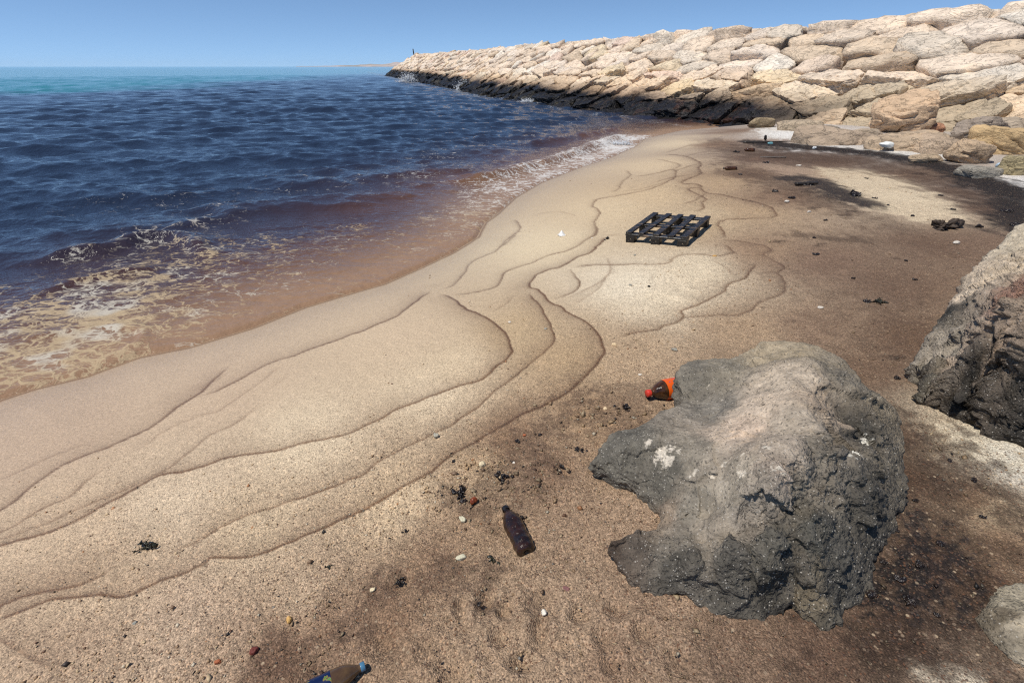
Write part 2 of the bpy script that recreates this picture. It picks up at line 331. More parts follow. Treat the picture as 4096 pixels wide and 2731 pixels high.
# oil: black bands and smears in the hollow and along the drift line, lying as drawn out patches
def patch(pts, soft, strength, col, nscale=6, nmix=0.6, stretch=None):
    global tone
    a = H(pts); w = hit(a[:, 0], a[:, 1]); x, y = GX, GY
    g_ = 3 * soft; m = (x > w[:, 0].min() - g_) & (x < w[:, 0].max() + g_) & (y > w[:, 1].min() - g_) & (y < w[:, 1].max() + g_)
    sel = np.where(m); x, y = GX[sel], GY[sel]
    if len(x) == 0: return
    inside = np.zeros(len(x), bool); q = len(w)
    for i in range(q):
        x1, y1 = w[i]; x2, y2 = w[(i + 1) % q]
        c = ((y1 > y) != (y2 > y)) & (x < (x2 - x1) * (y - y1) / (y2 - y1 + 1e-12) + x1); inside ^= c
    d = seg_dist(x, y, np.concatenate([w, w[:1]]))[1] * np.where(inside, 1, -1)
    nx, ny = (x * nscale, y * nscale) if stretch is None else (x * nscale * stretch[0], y * nscale * stretch[1])
    n = fbm(P3(nx, ny, 6.1 + len(pts)), 4)
    k = sstep(-soft, soft * 0.35, d + nmix * soft * 3.2 * n) * strength
    k = k * np.clip(0.85 + 0.9 * fbm(P3(nx * 2.3, ny * 2.3, 1.9), 3), 0, 1)
    cc_ = np.asarray(col) if np.mean(col) > 0.2 else np.minimum(tone[sel], np.asarray(col))
    tone[sel] = tone[sel] * (1 - k[:, None]) + cc_ * k[:, None]
TAR = np.array([0.010, 0.008, 0.008]); BRN = np.array([0.075, 0.045, 0.030])
patch([(1880,384),(1980,388),(2080,415),(2180,462),(2210,500),(2110,505),(2020,478),(1950,440)], .14, .85, alb((224,204,172)), 5, .6, (.6, 1.3))
patch([(1715,322),(1780,326),(1860,333),(1905,338),(1880,345),(1800,344),(1740,338)], .16, .97, TAR, 5)
patch([(1900,338),(2000,347),(2090,357),(2170,377),(2230,394),(2320,420),(2352,445),(2352,490),(2290,450),(2210,415),(2120,384),(2020,362),(1930,352)], .20, .95, TAR, 5)
patch([(1790,345),(1900,352),(2050,372),(2180,408),(2300,455),(2352,500),(2300,490),(2180,430),(2080,400),(1950,375),(1850,370),(1790,362)], .35, .55, BRN, 4, 1.0, (1.0, .35))
patch([(1800,405),(1850,400),(1900,420),(1955,450),(1990,470),(1920,462),(1860,440)], .16, .85, TAR * 1.6, 6)
patch([(1660,375),(1760,390),(1850,430),(1960,475),(1980,500),(1850,470),(1740,420)], .22, .55, BRN, 5, 1.0)
patch([(1640,318),(1690,330),(1740,370),(1690,380),(1650,350)], .25, .55, BRN, 4, .9)
patch([(2230,455),(2352,470),(2352,540),(2280,520)], .22, .75, TAR * 1.5, 6, 1.0, (1, .4))
patch([(1960,1380),(2060,1300),(2180,1180),(2260,1300),(2220,1480),(2080,1540),(1980,1470)], .16, .62, np.array([.035,.022,.014]), 5, 1.0)
patch([(2080,1090),(2130,1060),(2180,1200),(2160,1330),(2060,1330),(2090,1200)], .12, .55, np.array([.06,.036,.022]), 5, 1.0)
patch([(620,1500),(760,1430),(860,1420),(840,1480),(700,1530),(600,1545)], .07, .62, BRN * 1.2, 7, 1.0)
patch([(880,1330),(960,1300),(1060,1290),(1120,1330),(1000,1350),(900,1360)], .06, .58, BRN, 9, 1.1)
patch([(1030,1130),(1090,1110),(1180,1060),(1260,1050),(1240,1110),(1130,1180),(1050,1170)], .07, .52, BRN, 9, 1.1)
patch([(1080,1390),(1130,1380),(1130,1410),(1090,1412)], .03, .6, BRN, 14, .9)
patch([(1190,1375),(1250,1370),(1260,1420),(1200,1425)], .05, .35, BRN, 14, .9)
patch([(2180,990),(2250,975),(2352,1000),(2352,1075),(2290,1070),(2230,1050),(2195,1025)], .05, .75, alb((216,202,176)), 9, .7)
patch([(2110,1545),(2180,1530),(2260,1568),(2140,1580)], .03, .7, alb((215,200,176)), 9, .7)
patch([(1735,296),(1800,290),(1880,296),(1915,312),(1960,330),(1890,330),(1820,318),(1760,316)], .18, .8, alb((240,236,228)), 5, .7)
patch([(1910,334),(2040,340),(2180,352),(2220,364),(2120,358),(2000,346)], .12, .6, alb((232,226,216)), 5, .7)
patch([(2280,395),(2352,405),(2352,470),(2320,440)], .15, .8, alb((236,230,222)), 5, .7)
patch([(1700,330),(1760,345),(1850,352),(1960,366),(2090,395),(2200,430),(2260,470),(2150,440),(2040,405),(1920,385),(1800,378),(1720,360)], .30, .62, BRN, 4, 1.0, (1.0, .4))
patch([(1985,1340),(2060,1280),(2110,1270),(2100,1330),(2060,1370),(2000,1380)], .05, .95, TAR, 22, 1.6)
patch([(2120,1290),(2200,1270),(2220,1330),(2150,1400),(2100,1390)], .05, .85, TAR * 1.5, 20, 1.7)
patch([(2060,1200),(2110,1180),(2150,1240),(2080,1270)], .05, .85, TAR * 1.5, 24, 1.7)
patch([(2080,960),(2200,1000),(2330,1120),(2352,1200),(2240,1130),(2140,1060)], .10, .7, BRN * .6, 10, 1.4)
patch([(2080,1560),(1990,1500),(2060,1420),(2200,1440),(2260,1540)], .10, .7, BRN * .6, 9, 1.4)
patch([(1850,560),(1960,520),(2100,560),(2200,650),(2100,760),(2000,700),(1900,640)], .25, .25, BRN * 1.2, 7, 1.6)
patch([(1920,700),(2080,680),(2140,740),(2080,860),(1980,820)], .2, .3, BRN * 1.2, 8, 1.5)
patch([(1150,1030),(1260,960),(1340,900),(1330,960),(1240,1040),(1160,1080)], .06, .55, BRN * 1.1, 12, 1.3)
patch([(1360,900),(1480,880),(1520,950),(1440,990),(1370,970)], .06, .45, BRN, 14, 1.4)
def band(pts, hw, soft, strength, col, nscale=5, stretch=(1.0, .45)):
    a = H(pts); w = catmull(hit(a[:, 0], a[:, 1]), 5); g_ = hw + 3 * soft
    sel = np.where((GX > w[:, 0].min() - g_) & (GX < w[:, 0].max() + g_) & (GY > w[:, 1].min() - g_) & (GY < w[:, 1].max() + g_))[0]; x, y = GX[sel], GY[sel]
    ud = seg_dist(x, y, w)[1]; n_ = fbm(P3(x * nscale * stretch[0], y * nscale * stretch[1], 3.1), 4); n2_ = fbm(P3(x * nscale * 3 * stretch[0], y * nscale * 3 * stretch[1], 7.1), 3)
    k = sstep(hw + soft, hw - soft * .4, ud + 1.3 * soft * n_ + .7 * soft * n2_) * strength
    tone[sel] = tone[sel] * (1 - k[:, None]) + np.minimum(tone[sel], np.asarray(col)) * k[:, None]
band([(1790,352),(1900,358),(2000,368),(2110,392),(2220,428),(2320,475),(2360,500)], .32, .40, .66, BRN * .9, 4, (.55, 1.6))
band([(1700,345),(1770,355),(1850,366)], .4, .4, .6, BRN, 4, (.55, 1.6))
band([(1716,323),(1760,328),(1810,333),(1870,339),(1910,343)], .24, .16, .97, TAR, 6)
band([(1905,342),(2000,351),(2090,365),(2170,384),(2235,402),(2300,427),(2350,452)], .20, .20, .97, TAR, 6)
band([(2230,408),(2300,440),(2345,475),(2352,520)], .22, .24, .9, TAR, 6)
band([(1810,410),(1870,412),(1930,440),(1985,468)], .16, .18, .88, TAR * 2, 6)
band([(1680,395),(1760,410),(1850,445),(1960,485),(2060,520)], .12, .25, .40, BRN * .9, 6)
band([(1830,540),(1900,545),(1990,555)], .06, .16, .6, BRN * .6, 9)
for _k in range(22):                                              # small smears and flecks of oil
    _r = np.random.default_rng(500 + _k); _x0 = _r.uniform(1700, 2330); _y0 = _r.uniform(345, 900); x0, y0, _ = ground(_x0, _y0); rr_ = _r.uniform(.015, .05) * (1 + .5 * (_y0 < 520))
    q_ = np.where((np.abs(GX - x0) < .4) & (np.abs(GY - y0) < .4))[0]; fx, fy = GX[q_], GY[q_]; nn_ = fbm(P3(fx * 22, fy * 14, _k), 3)
    k = sstep(1.25, .6, np.hypot((fx - x0) / (rr_ * 1.9), (fy - y0) / rr_) + 1.3 * nn_) * _r.uniform(.35, .9); tone[q_] = tone[q_] * (1 - k[:, None]) + np.minimum(tone[q_], BRN * .45) * k[:, None]
# wet rim right at the water's edge
k = np.exp(-(np.abs(gd - 0.028 - .012 * fbm(P3(GX * 6, GY * 6, 1.5), 2)) / 0.022) ** 2) * 0.9; tone = tone * (1 - k[:, None] * (1 - np.array([.40, .28, .19])))
k = sstep(0.55, 0.0, gd + .12 * fbm(P3(GX * 3, GY * 3, 5.5), 2)) * 0.22; tone = tone * (1 - k[:, None] * np.array([.45, .5, .55]))
# footprints and scuffs
for (px, py, rx, rz, dep) in [(1110,1385,.035,.05,.022),(1125,1372,.03,.04,.015),(1240,1440,.028,.035,.022),(1405,1520,.03,.035,.02),(1245,1470,.04,.05,.02),(1390,1465,.03,.04,.018),(1040,1548,.05,.07,.03),(1300,1080,.05,.05,.02),(1250,1385,.05,.06,.018),(1050,1450,.05,.05,.014),(920,1340,.04,.04,.015),(1160,1395,.03,.035,.024),(1060,1395,.025,.04,.02),(1290,1480,.03,.03,.02),(1200,1520,.04,.03,.022),(1480,1450,.035,.04,.02),(1000,1500,.05,.04,.018),(1330,1410,.03,.03,.018),(1420,1400,.04,.03,.016),(1150,1460,.03,.03,.016),(1560,1520,.05,.04,.02),(880,1480,.05,.04,.014)]:
    x0, y0, _ = ground(px, py)
    q_ = np.where(np.hypot(GX - x0, GY - y0) < 0.3)[0]; fx, fy = GX[q_], GY[q_]
    wob = 0.5 * fbm(P3(fx * 24, fy * 24, 2.2), 3); g = np.exp(-(((fx - x0) / rx) ** 2 + ((fy - y0) / rz) ** 2) * (1 + wob)); rim = np.exp(-((np.hypot((fx - x0) / rx, (fy - y0) / rz) + wob - 1.5) / 0.5) ** 2)
    relief[q_] += -dep * g * (1 + wob) + dep * 0.3 * rim
q_ = np.where((GR < 9) & (coarse > 0.02))[0]; fx, fy = GX[q_], GY[q_]
relief[q_] += coarse[q_] * (0.0075 * fbm(P3(fx * 11, fy * 11, 6.0), 2) * sstep(4.0, 2.2, GR[q_]) + 0.0050 * fbm(P3(fx * 28, fy * 28, 2.0), 2) + 0.0018 * noise3(P3(fx * 90, fy * 90, 2.0))) * sstep(9, 5, GR[q_])
GZ = GZ + relief
def sheet_faces(nr, nc, keep=None):
    i = np.arange(nr * nc).reshape(nr, nc)
    f = np.stack([i[:-1, :-1], i[:-1, 1:], i[1:, 1:], i[1:, :-1]], -1).reshape(-1, 4)[:, ::-1]
    if keep is not None: f = f[keep]
    return f
gf = _map[sheet_faces(*_GSH)]; gf = gf[(gf >= 0).all(1)]
wet = np.clip(np.exp(-np.maximum(gd, 0) / 0.9) * 1.0 + 0.55 * dark + 0.25 * (1 - coarse), 0, 1)
n = Nd("sand"); a = n.attr("Col"); co = n.attr("coarse").outputs["Fac"]; we = n.attr("wet").outputs["Fac"]
p = n.pos()
g1 = n.noise(p, 190, 2.0, 0.6).outputs["Fac"]; g2 = n.noise(p, 62, 3.0, 0.6).outputs["Fac"]; g3 = n.noise(p, 14, 4.0, 0.6).outputs["Fac"]
v1 = n.voro(p, 175); v2 = n.voro(p, 70)
amp = n.math('MULTIPLY_ADD', co, 0.75, 0.75)
k = n.math('MULTIPLY_ADD', n.math('SUBTRACT', g1, 0.5), n.math('MULTIPLY', amp, 1.9), 1.0)
k = n.math('MULTIPLY', k, n.math('MULTIPLY_ADD', n.math('SUBTRACT', g2, 0.5), n.math('MULTIPLY', amp, 0.9), 1.0))
k = n.math('MULTIPLY', k, n.math('MULTIPLY_ADD', n.math('SUBTRACT', g3, 0.5), n.math('MULTIPLY_ADD', co, 0.55, 0.12), 1.0))
kc = n.n("CombineColor"); [n.set(kc.inputs[i], k) for i in range(3)]
c = n.mix(1.0, a.outputs["Color"], kc.outputs[0], 'MULTIPLY')
sp = n.n("SeparateColor"); n.set(sp.inputs[0], v1.outputs["Color"])
sp2 = n.n("SeparateColor"); n.set(sp2.inputs[0], v2.outputs["Color"])
pale = n.math('MULTIPLY', n.step(0.88, 0.95, sp.outputs[0]), n.math('MULTIPLY_ADD', co, 0.55, 0.15))
c = n.mix(pale, c, n.mix(1.0, n.mix(0.07, a.outputs['Color'], (0.5, 0.42, 0.32)), n.mix(sp.outputs[1], (1.9, 1.7, 1.5), (1.7, 1.75, 1.85)), 'MULTIPLY'))
dk = n.math('MULTIPLY', n.step(0.88, 0.95, sp.outputs[2]), n.math('MULTIPLY_ADD', co, 0.58, 0.24))
c = n.mix(dk, c, n.mix(sp.outputs[1], (0.06, 0.045, 0.04), (0.16, 0.075, 0.04)))
pb = n.math('MULTIPLY', n.math('MULTIPLY', n.step(0.90, 0.95, sp2.outputs[0]), co), n.step(0.45, 0.30, v2.outputs["Distance"]))
c = n.mix(n.math('MULTIPLY', pb, 0.7), c, n.mix(sp2.outputs[1], (0.50, 0.38, 0.25), (0.16, 0.11, 0.08)))
hgt = n.math('ADD', n.math('MULTIPLY', g1, 0.45), n.math('ADD', n.math('MULTIPLY', v1.outputs["Distance"], n.math('MULTIPLY_ADD', co, -0.6, -0.2)), n.math('MULTIPLY', g2, 0.7)))
n.bs(Base_Color=c, Roughness=n.math('MULTIPLY_ADD', we, -0.46, 0.86), Normal=n.bump(hgt, 0.75, 0.007), Specular_IOR_Level=n.math('MULTIPLY_ADD', we, 0.35, 0.25))
me = new_mesh("sand", np.stack([GX, GY, GZ], -1).reshape(-1, 3), gf, True, {"Col": tone.reshape(-1, 3), "coarse": coarse.ravel(), "wet": wet.ravel()}, n.m)
tag(add("sand", me), kind="structure")

# ================================================================== THE SETTING: sea
wa = np.radians(cc([np.linspace(-86, -60, 20, endpoint=False), np.linspace(-60, 42, 570, endpoint=False), np.linspace(42, 70, 16)]))
wr = cc([np.geomspace(1.6, 160, 640, endpoint=False), np.geomspace(160, 9000, 40)])
WA, WR = np.meshgrid(wa, wr); WX, WY = WR * np.sin(WA), WR * np.cos(WA)
wd = land_d(WX, WY)
_wk = wd < 0.3; _wmap = np.full(WX.size, -1); _wmap[_wk.ravel()] = np.arange(_wk.sum()); _WSH = WX.shape; WX, WY, WR, wd = WX[_wk], WY[_wk], WR[_wk], wd[_wk]
off = -wd                                   # metres out from the water's edge
WX0, WY0 = WX.copy(), WY.copy()
amp = sstep(0.5, 5.5, off) * 0.95 + 0.05 * sstep(0.0, 1.0, off)
WZ = np.zeros_like(WX); DX = np.zeros_like(WX); DY = np.zeros_like(WX)
wr_ = np.random.default_rng(11)
gust = 0.75 + 0.5 * np.clip(fbm(P3(WX * 0.11, WY * 0.05, 3.1), 2) + 0.5, 0, 1.2)
mods = [fbm(P3(WX0 * 0.16 + 5 * j, WY0 * 0.16, j * 3.7), 2) for j in range(5)]
WXf, WYf = WX0.astype(np.float32), WY0.astype(np.float32)
spac = WR * (0.0072 * 0.6 + 0.0025)
for i in range(96):
    lam = math.exp(wr_.uniform(math.log(0.22), math.log(5.0)))
    th = math.radians(-90 + 16 + wr_.normal() * (36 if lam < 1.5 else 22))
    kx, ky = math.cos(th), math.sin(th); kk = 2 * math.pi / lam
    sl = 0.050 * min(1.0, (0.8 / lam) ** 0.85) * min(1.0, (lam / 0.34))
    ph = (kk * (kx * WXf + ky * WYf) + wr_.uniform(0, 6.28) + (2.2 + 0.5 / lam) * mods[i % 5].astype(np.float32)).astype(np.float32)
    A = (sl / kk * sstep(1.9, 3.4, lam / spac) * amp * gust).astype(np.float32)
    sn = np.sin(ph)
    WZ += A * np.cos(ph); DX -= 0.9 * kx * A * sn; DY -= 0.9 * ky * A * sn
WX += DX; WY += DY
# swash sheet: a thin lip at the water's edge and low rolls of water running in
edge = 0.010 * fbm(P3(WX0 * 5, WY0 * 5, 2.1), 2)
WZ += np.where(off > 0, 0.024 * sstep(0.0, 0.05, off + edge), -0.25 * np.minimum(wd, 0.4)) + np.where((off > 0) & (off < 4), 0.010 * fbm(P3(WX0 * 4.5, WY0 * 9, 5), 3) * sstep(0.03, 0.4, off) * sstep(4, 2, off), 0)
def crest(pts, hgt, wid):
    global WZ
    w = catmull(at_z(H(pts)[:, 0], H(pts)[:, 1], 0.05), 5)
    sd_, ud = seg_dist(WX0, WY0, w)
    dend = np.minimum(np.hypot(WX0 - w[0, 0], WY0 - w[0, 1]), np.hypot(WX0 - w[-1, 0], WY0 - w[-1, 1]))
    wv = np.where(sd_ > 0, wid * 0.55, wid * 1.5)
    WZ += hgt * np.exp(-(ud / wv) ** 2) * sstep(0, 0.6 + wid, dend) * (1 + 0.5 * fbm(P3(WX0 * 3, WY0 * 3, 1), 3))
crest([(-40,610),(120,590),(260,570),(330,548),(400,545),(440,560),(520,585)], .10, .16)
crest([(40,560),(200,530),(420,515),(620,480),(800,470),(900,455)], .07, .26)
crest([(450,500),(640,465),(860,452),(1000,440)], .06, .30)
crest([(700,430),(900,405),(1050,392),(1150,378)], .07, .35)
crest([(1010,420),(1130,405),(1260,372),(1370,335),(1440,312)], .13, .28)
crest([(-20,800),(120,760),(290,745),(325,770),(250,810),(120,850)], .022, .06)
crest([(20,690),(180,640),(330,615),(420,590)], .05, .10)
crest([(1180,335),(1300,318),(1400,300),(1460,296)], .10, .35)
# what floats in it: turquoise clear water far out, brown-black slick, sand-brown shallows, foam
tb = at_z(*H([(-300,222),(0,214),(220,210),(350,204),(470,194),(600,186),(720,177),(830,170),(900,166),(1000,160)]).T, 0.0)
tb = np.concatenate([tb, [(60, 400), (400, 900)]])
tsd = seg_dist(WX0, WY0, tb)[0]
turq = sstep(-1.0, 1.0, -tsd / (0.10 * WR + 1.5) + 0.9 * fbm(P3(WX0 * 0.09, WY0 * 0.045, 4), 3))
deepk = sstep(25, 900, WR)[..., None]
c_slick = np.array([0.014, 0.023, 0.046]); c_brown = np.array([0.085, 0.034, 0.018]); c_shal = np.array([0.31, 0.192, 0.118])
c_t = np.array([0.022, 0.19, 0.23]) * (1 - deepk) + np.array([0.003, 0.22, 0.30]) * deepk
nz = fbm(P3(WX0 * 0.7, WY0 * 0.7, 6), 3)
nz2 = 0
b1 = np.exp(-np.maximum(off - 1.7, 0) / 1.2) * np.clip(0.9 + 0.5 * nz, 0, 1); b2 = np.exp(-(np.maximum(off - 0.30, 0) / (0.80 + 0.35 * nz)) ** 1.5)
wc = c_slick * (1 - b1[..., None]) + c_brown * b1[..., None]
wc = wc * (1 - 0.9 * b2[..., None]) + c_shal * 0.9 * b2[..., None]
wc = wc * (1 - turq[..., None]) + c_t * turq[..., None]
FOAM = [((60,660),.30),((150,700),.62),((300,640),.55),((300,740),.66),((200,800),.60),((100,830),.60),((450,600),.42),((600,570),.40),((800,540),.34),((500,690),.40),((650,640),.30),((420,740),.42),((30,890),.50),((340,800),.34),((900,590),.22),((1000,540),.26),((1060,500),.36),((1090,455),.44),((1160,420),.50),((1250,392),.50),((1330,362),.56),((1400,335),.70),((1440,318),.78),((1120,480),.40),((0,560),.0),((0,620),.05),((300,565),.36),((430,575),.34),((200,540),.0),((200,590),.22),((600,520),.12),((700,490),.0),((900,480),.06),((1000,450),.12),((1100,400),.16),((1250,345),.10),((1350,310),.12),((1470,300),.10),((1480,325),.28),((1550,297),.12),((0,400),0),((400,400),0),((800,350),0),((1100,300),0),((800,620),.16),((950,615),.14),((700,690),.14),((550,745),.16),((1300,330),.08),((1180,365),.12)]
fp = np.array([H([q])[0] for q, v in FOAM]); fw = at_z(fp[:, 0], fp[:, 1], 0.02)
foam = idw(WX0, WY0, fw, [v for q, v in FOAM], 3.4, 0.015)
foam = np.clip(foam * 1.04 + 0.03 * (foam > 0.1), 0, 1) * sstep(9, 5.5, off) * sstep(26, 21, WR)
for pts, wid, v in [([(845,165),(890,176),(945,190),(970,198),(1030,200),(1085,219),(1175,228)], 1.6, .42), ([(1175,229),(1240,240),(1310,256),(1400,268),(1480,277),(1580,292)], .55, .34)]:
    w = catmull(at_z(*H(pts).T, 0.0), 4); ud = seg_dist(WX0, WY0, w)[1]
    foam = np.maximum(foam, v * np.exp(-(ud / wid) ** 2))
# a few white caps out in the clear water
caps = np.clip(fbm(P3(WX0 * 0.16, WY0 * 0.30, 12.0), 3) - 0.56, 0, 1) * 2.6 * turq * sstep(900, 60, WR)
foam = np.maximum(foam, caps)
fcream = np.clip(0.5 + 1.3 * fbm(P3(WX0 * 1.6, WY0 * 2.4, 15), 3) + 0.25 * sstep(8, 4, WR), 0, 1)
wf = _wmap[sheet_faces(*_WSH)]; keep = (wf >= 0).all(1)
# leave the water out inside the breakwater's foot
wf = wf[keep]
n = Nd("sea"); a = n.attr("Col"); fo = n.attr("foam").outputs["Fac"]; cr = n.attr("cream").outputs["Fac"]; sh = n.attr("shallow").outputs["Fac"]
p = n.pos(); wv = n.noise(p, 2.2, 3.0, 0.6); wv2 = n.noise(p, 7.0, 3.0, 0.6)
q = n.vadd(p, n.vadd(n.vmul(wv.outputs["Color"], (0.50, 0.34, 0)), n.vmul(wv2.outputs["Color"], (0.14, 0.09, 0))))
q = n.vmul(q, (0.75, 1.15, 1.0))
e1 = n.voro(q, 6.5, 'DISTANCE_TO_EDGE').outputs["Distance"]; e2 = n.voro(q, 20.0, 'DISTANCE_TO_EDGE').outputs["Distance"]
l1 = n.step(0.22, 0.0, e1); l2 = n.step(0.24, 0.0, e2)
fb = n.noise(q, 3.4, 7.0, 0.66).outputs["Fac"]; fb2 = n.noise(q, 26, 3.0, 0.6).outputs["Fac"]
s_ = n.math('ADD', n.math('MULTIPLY', l1, 0.34), n.math('MULTIPLY', l2, 0.30))
s_ = n.math('ADD', s_, n.math('MULTIPLY', n.math('SUBTRACT', fb, 0.5), 1.35))
s_ = n.math('ADD', s_, n.math('MULTIPLY', n.math('SUBTRACT', fb2, 0.5), 0.75))
th = n.math('SUBTRACT', 1.02, n.math('MULTIPLY', fo, 1.22))
fm = n.math('MULTIPLY', n.step(n.math('SUBTRACT', th, 0.20), n.math('ADD', th, 0.24), s_), n.step(0.01, 0.10, fo))
fcol = n.mix(n.step(0.25, 0.75, cr), (0.52, 0.475, 0.395), (0.45, 0.345, 0.215))
fcol = n.mix(n.attr('white').outputs['Fac'], fcol, (0.66, 0.65, 0.63))
c = n.mix(n.math('MULTIPLY', fm, n.math('MULTIPLY_ADD', fo, 0.35, 0.62), clamp=True), a.outputs["Color"], fcol)
rip = n.noise(n.vmul(p, (1.0, 1.6, 1.0)), 2.6, 5.0, 0.6).outputs["Fac"]; rip2 = n.noise(p, 11.0, 3.0, 0.55).outputs["Fac"]
bh = n.math('ADD', n.math('MULTIPLY', rip, 0.8), n.math('MULTIPLY', rip2, 0.34)); bh = n.math('ADD', bh, n.math('MULTIPLY', n.math('MULTIPLY', fm, fb2), 0.14))
n.bs(Base_Color=c, Roughness=n.math('MULTIPLY_ADD', fm, 0.55, n.math('MULTIPLY_ADD', sh, 0.18, 0.06)), IOR=1.33, Specular_IOR_Level=n.math('MULTIPLY_ADD', sh, -0.30, n.math('MULTIPLY_ADD', n.attr('clear').outputs['Fac'], -0.43, 0.5)), Normal=n.bump(bh, 0.42, 0.13))
me = new_mesh("sea", np.stack([WX, WY, WZ], -1).reshape(-1, 3), wf, True, {"Col": wc.reshape(-1, 3), "foam": foam.ravel(), "cream": fcream.ravel(), "shallow": b2.ravel(), "clear": turq.ravel(), "white": sstep(7.0, 10.0, WR).ravel()}, n.m)
tag(add("sea", me), kind="structure")
def sea_z(x, y): return 0.0

# ================================================================== STONES
_ico = {}
def ico(sub):
    if sub not in _ico:
        bm = bmesh.new(); bmesh.ops.create_icosphere(bm, subdivisions=sub, radius=1.0)
        bm.verts.ensure_lookup_table()
        v = np.array([q.co[:] for q in bm.verts]); f = np.array([[q.index for q in p.verts] for p in bm.faces]); bm.free()
        _ico[sub] = (v / np.linalg.norm(v, axis=1)[:, None], f)
    return _ico[sub]
def plane_rock(planes, dist, sub, power, rough, seed, freq=1.0, stretch=(1.0, 0.5, 0.30)):
    """a stone bounded by planes (normals, distances), its edges worn round, its faces rough"""
    d, f = ico(sub); d = d * np.array(stretch); d = d / np.linalg.norm(d, axis=1)[:, None]; N = np.asarray(planes, float); D = np.asarray(dist, float)
    q = np.maximum(d @ N.T, 0) / D[None]
    r = (q ** power).sum(1) ** (-1.0 / power)
    v = d * r[:, None]
    s = seed * 7.31
    k = rough * (0.9 * fbm(v * 1.3 * freq + s, 2) + 0.9 * fbm(v * np.array([3.0, 3.0, 6.5]) * freq + s + 9, 4))
    k = k + rough * 0.5 * (np.abs(noise3(v * 2.3 * freq + s + 50)) - 0.2)
    rid = np.abs(noise3(v * np.array([1.6, 1.6, 3.4]) * freq + s + 31)); k = k - rough * 0.8 * np.exp(-(rid / 0.06) ** 2)
    od = v / np.array(stretch) ** 2; od /= np.linalg.norm(od, axis=1)[:, None] + 1e-9
    return v + od * k[:, None], f
def stone_mat(name, stained):
    n = Nd(name); a = n.attr("Col"); p = n.pos()
    n1 = n.noise(p, 1.6, 6.0, 0.62).outputs["Fac"]; n2 = n.noise(n.vmul(p, (1, 1, 2.4)), 7.0, 6.0, 0.68).outputs["Fac"]; n3 = n.noise(p, 38, 4.0, 0.65).outputs["Fac"]
    k = n.math('MULTIPLY_ADD', n.math('SUBTRACT', n1, 0.5), 0.8, 1.0); k = n.math('MULTIPLY', k, n.math('MULTIPLY_ADD', n.math('SUBTRACT', n2, 0.5), 0.9, 1.0))
    k = n.math('MULTIPLY', k, n.math('MULTIPLY_ADD', n.math('SUBTRACT', n3, 0.5), 0.5, 1.0))
    kc = n.n("CombineColor"); [n.set(kc.inputs[i], k) for i in range(3)]
    c = n.mix(1.0, a.outputs["Color"], kc.outputs[0], 'MULTIPLY')
    c = n.mix(n.math('MULTIPLY', n.step(0.55, 0.72, n1), 0.22), c, n.mix(1.0, c, (1.05, 0.86, 0.62), 'MULTIPLY'))
    rough = 0.9
    if stained:
        sp = n.n("SeparateXYZ"); n.set(sp.inputs[0], p); z = sp.outputs[2]; y = sp.outputs[1]
        lift = n.noise(p, 0.45, 3.0, 0.6).outputs["Fac"]; zz = n.math('SUBTRACT', z, n.math('MULTIPLY', n.math('SUBTRACT', lift, 0.5), 0.9)); zz = n.math('SUBTRACT', zz, n.math('MULTIPLY', n.math('SUBTRACT', n2, 0.5), 0.45))
        top = n.maprange(y, 30.0, 95.0, 0.78, 1.25)                    # the oil reached higher on the exposed outer end
        far = n.step(17.0, 20.5, y)
        oil = n.math('MULTIPLY', n.step(n.math('ADD', top, 0.16), n.math('SUBTRACT', top, 0.14), zz), far)
        rust = n.math('MULTIPLY', n.step(n.math('ADD', top, 0.55), n.math('ADD', top, 0.0), zz), far)
        ochre = n.math('MULTIPLY', n.step(2.1, 1.1, zz), 0.55)
        c = n.mix(ochre, c, n.mix(1.0, c, (0.98, 0.86, 0.66), 'MULTIPLY'))
        c = n.mix(n.math('MULTIPLY', rust, 0.62), c, (0.115, 0.055, 0.028))
        c = n.mix(oil, c, n.mix(n.step(0.52, 0.66, n1), (0.012, 0.010, 0.010), n.mix(n.step(34, 22, y), (0.03, 0.026, 0.014), (0.055, 0.024, 0.014))))
        rough = n.math('MULTIPLY_ADD', oil, -0.48, 0.9)
    ck = n.noise(n.vmul(p, (1, 1, 2.2)), 1.9, 5.0, 0.6, 0.8).outputs['Fac']; crk = n.step(0.022, 0.0, n.math('ABSOLUTE', n.math('SUBTRACT', ck, 0.5)))
    h = n.math('SUBTRACT', n.math('ADD', n.math('MULTIPLY', n2, 1.0), n.math('MULTIPLY', n3, 0.28)), n.math('MULTIPLY', crk, 0.45)); pit = n.voro(p, 22).outputs["Distance"]
    h = n.math('ADD', h, n.math('MULTIPLY', n.step(0.0, 0.25, pit), 0.16))
    n.bs(Base_Color=c, Roughness=rough, Normal=n.bump(h, 0.9, 0.055), Specular_IOR_Level=0.3)
    return n.m
M_STONE = stone_mat("limestone_armour", True); M_ROCK = stone_mat("beach_rock", False)

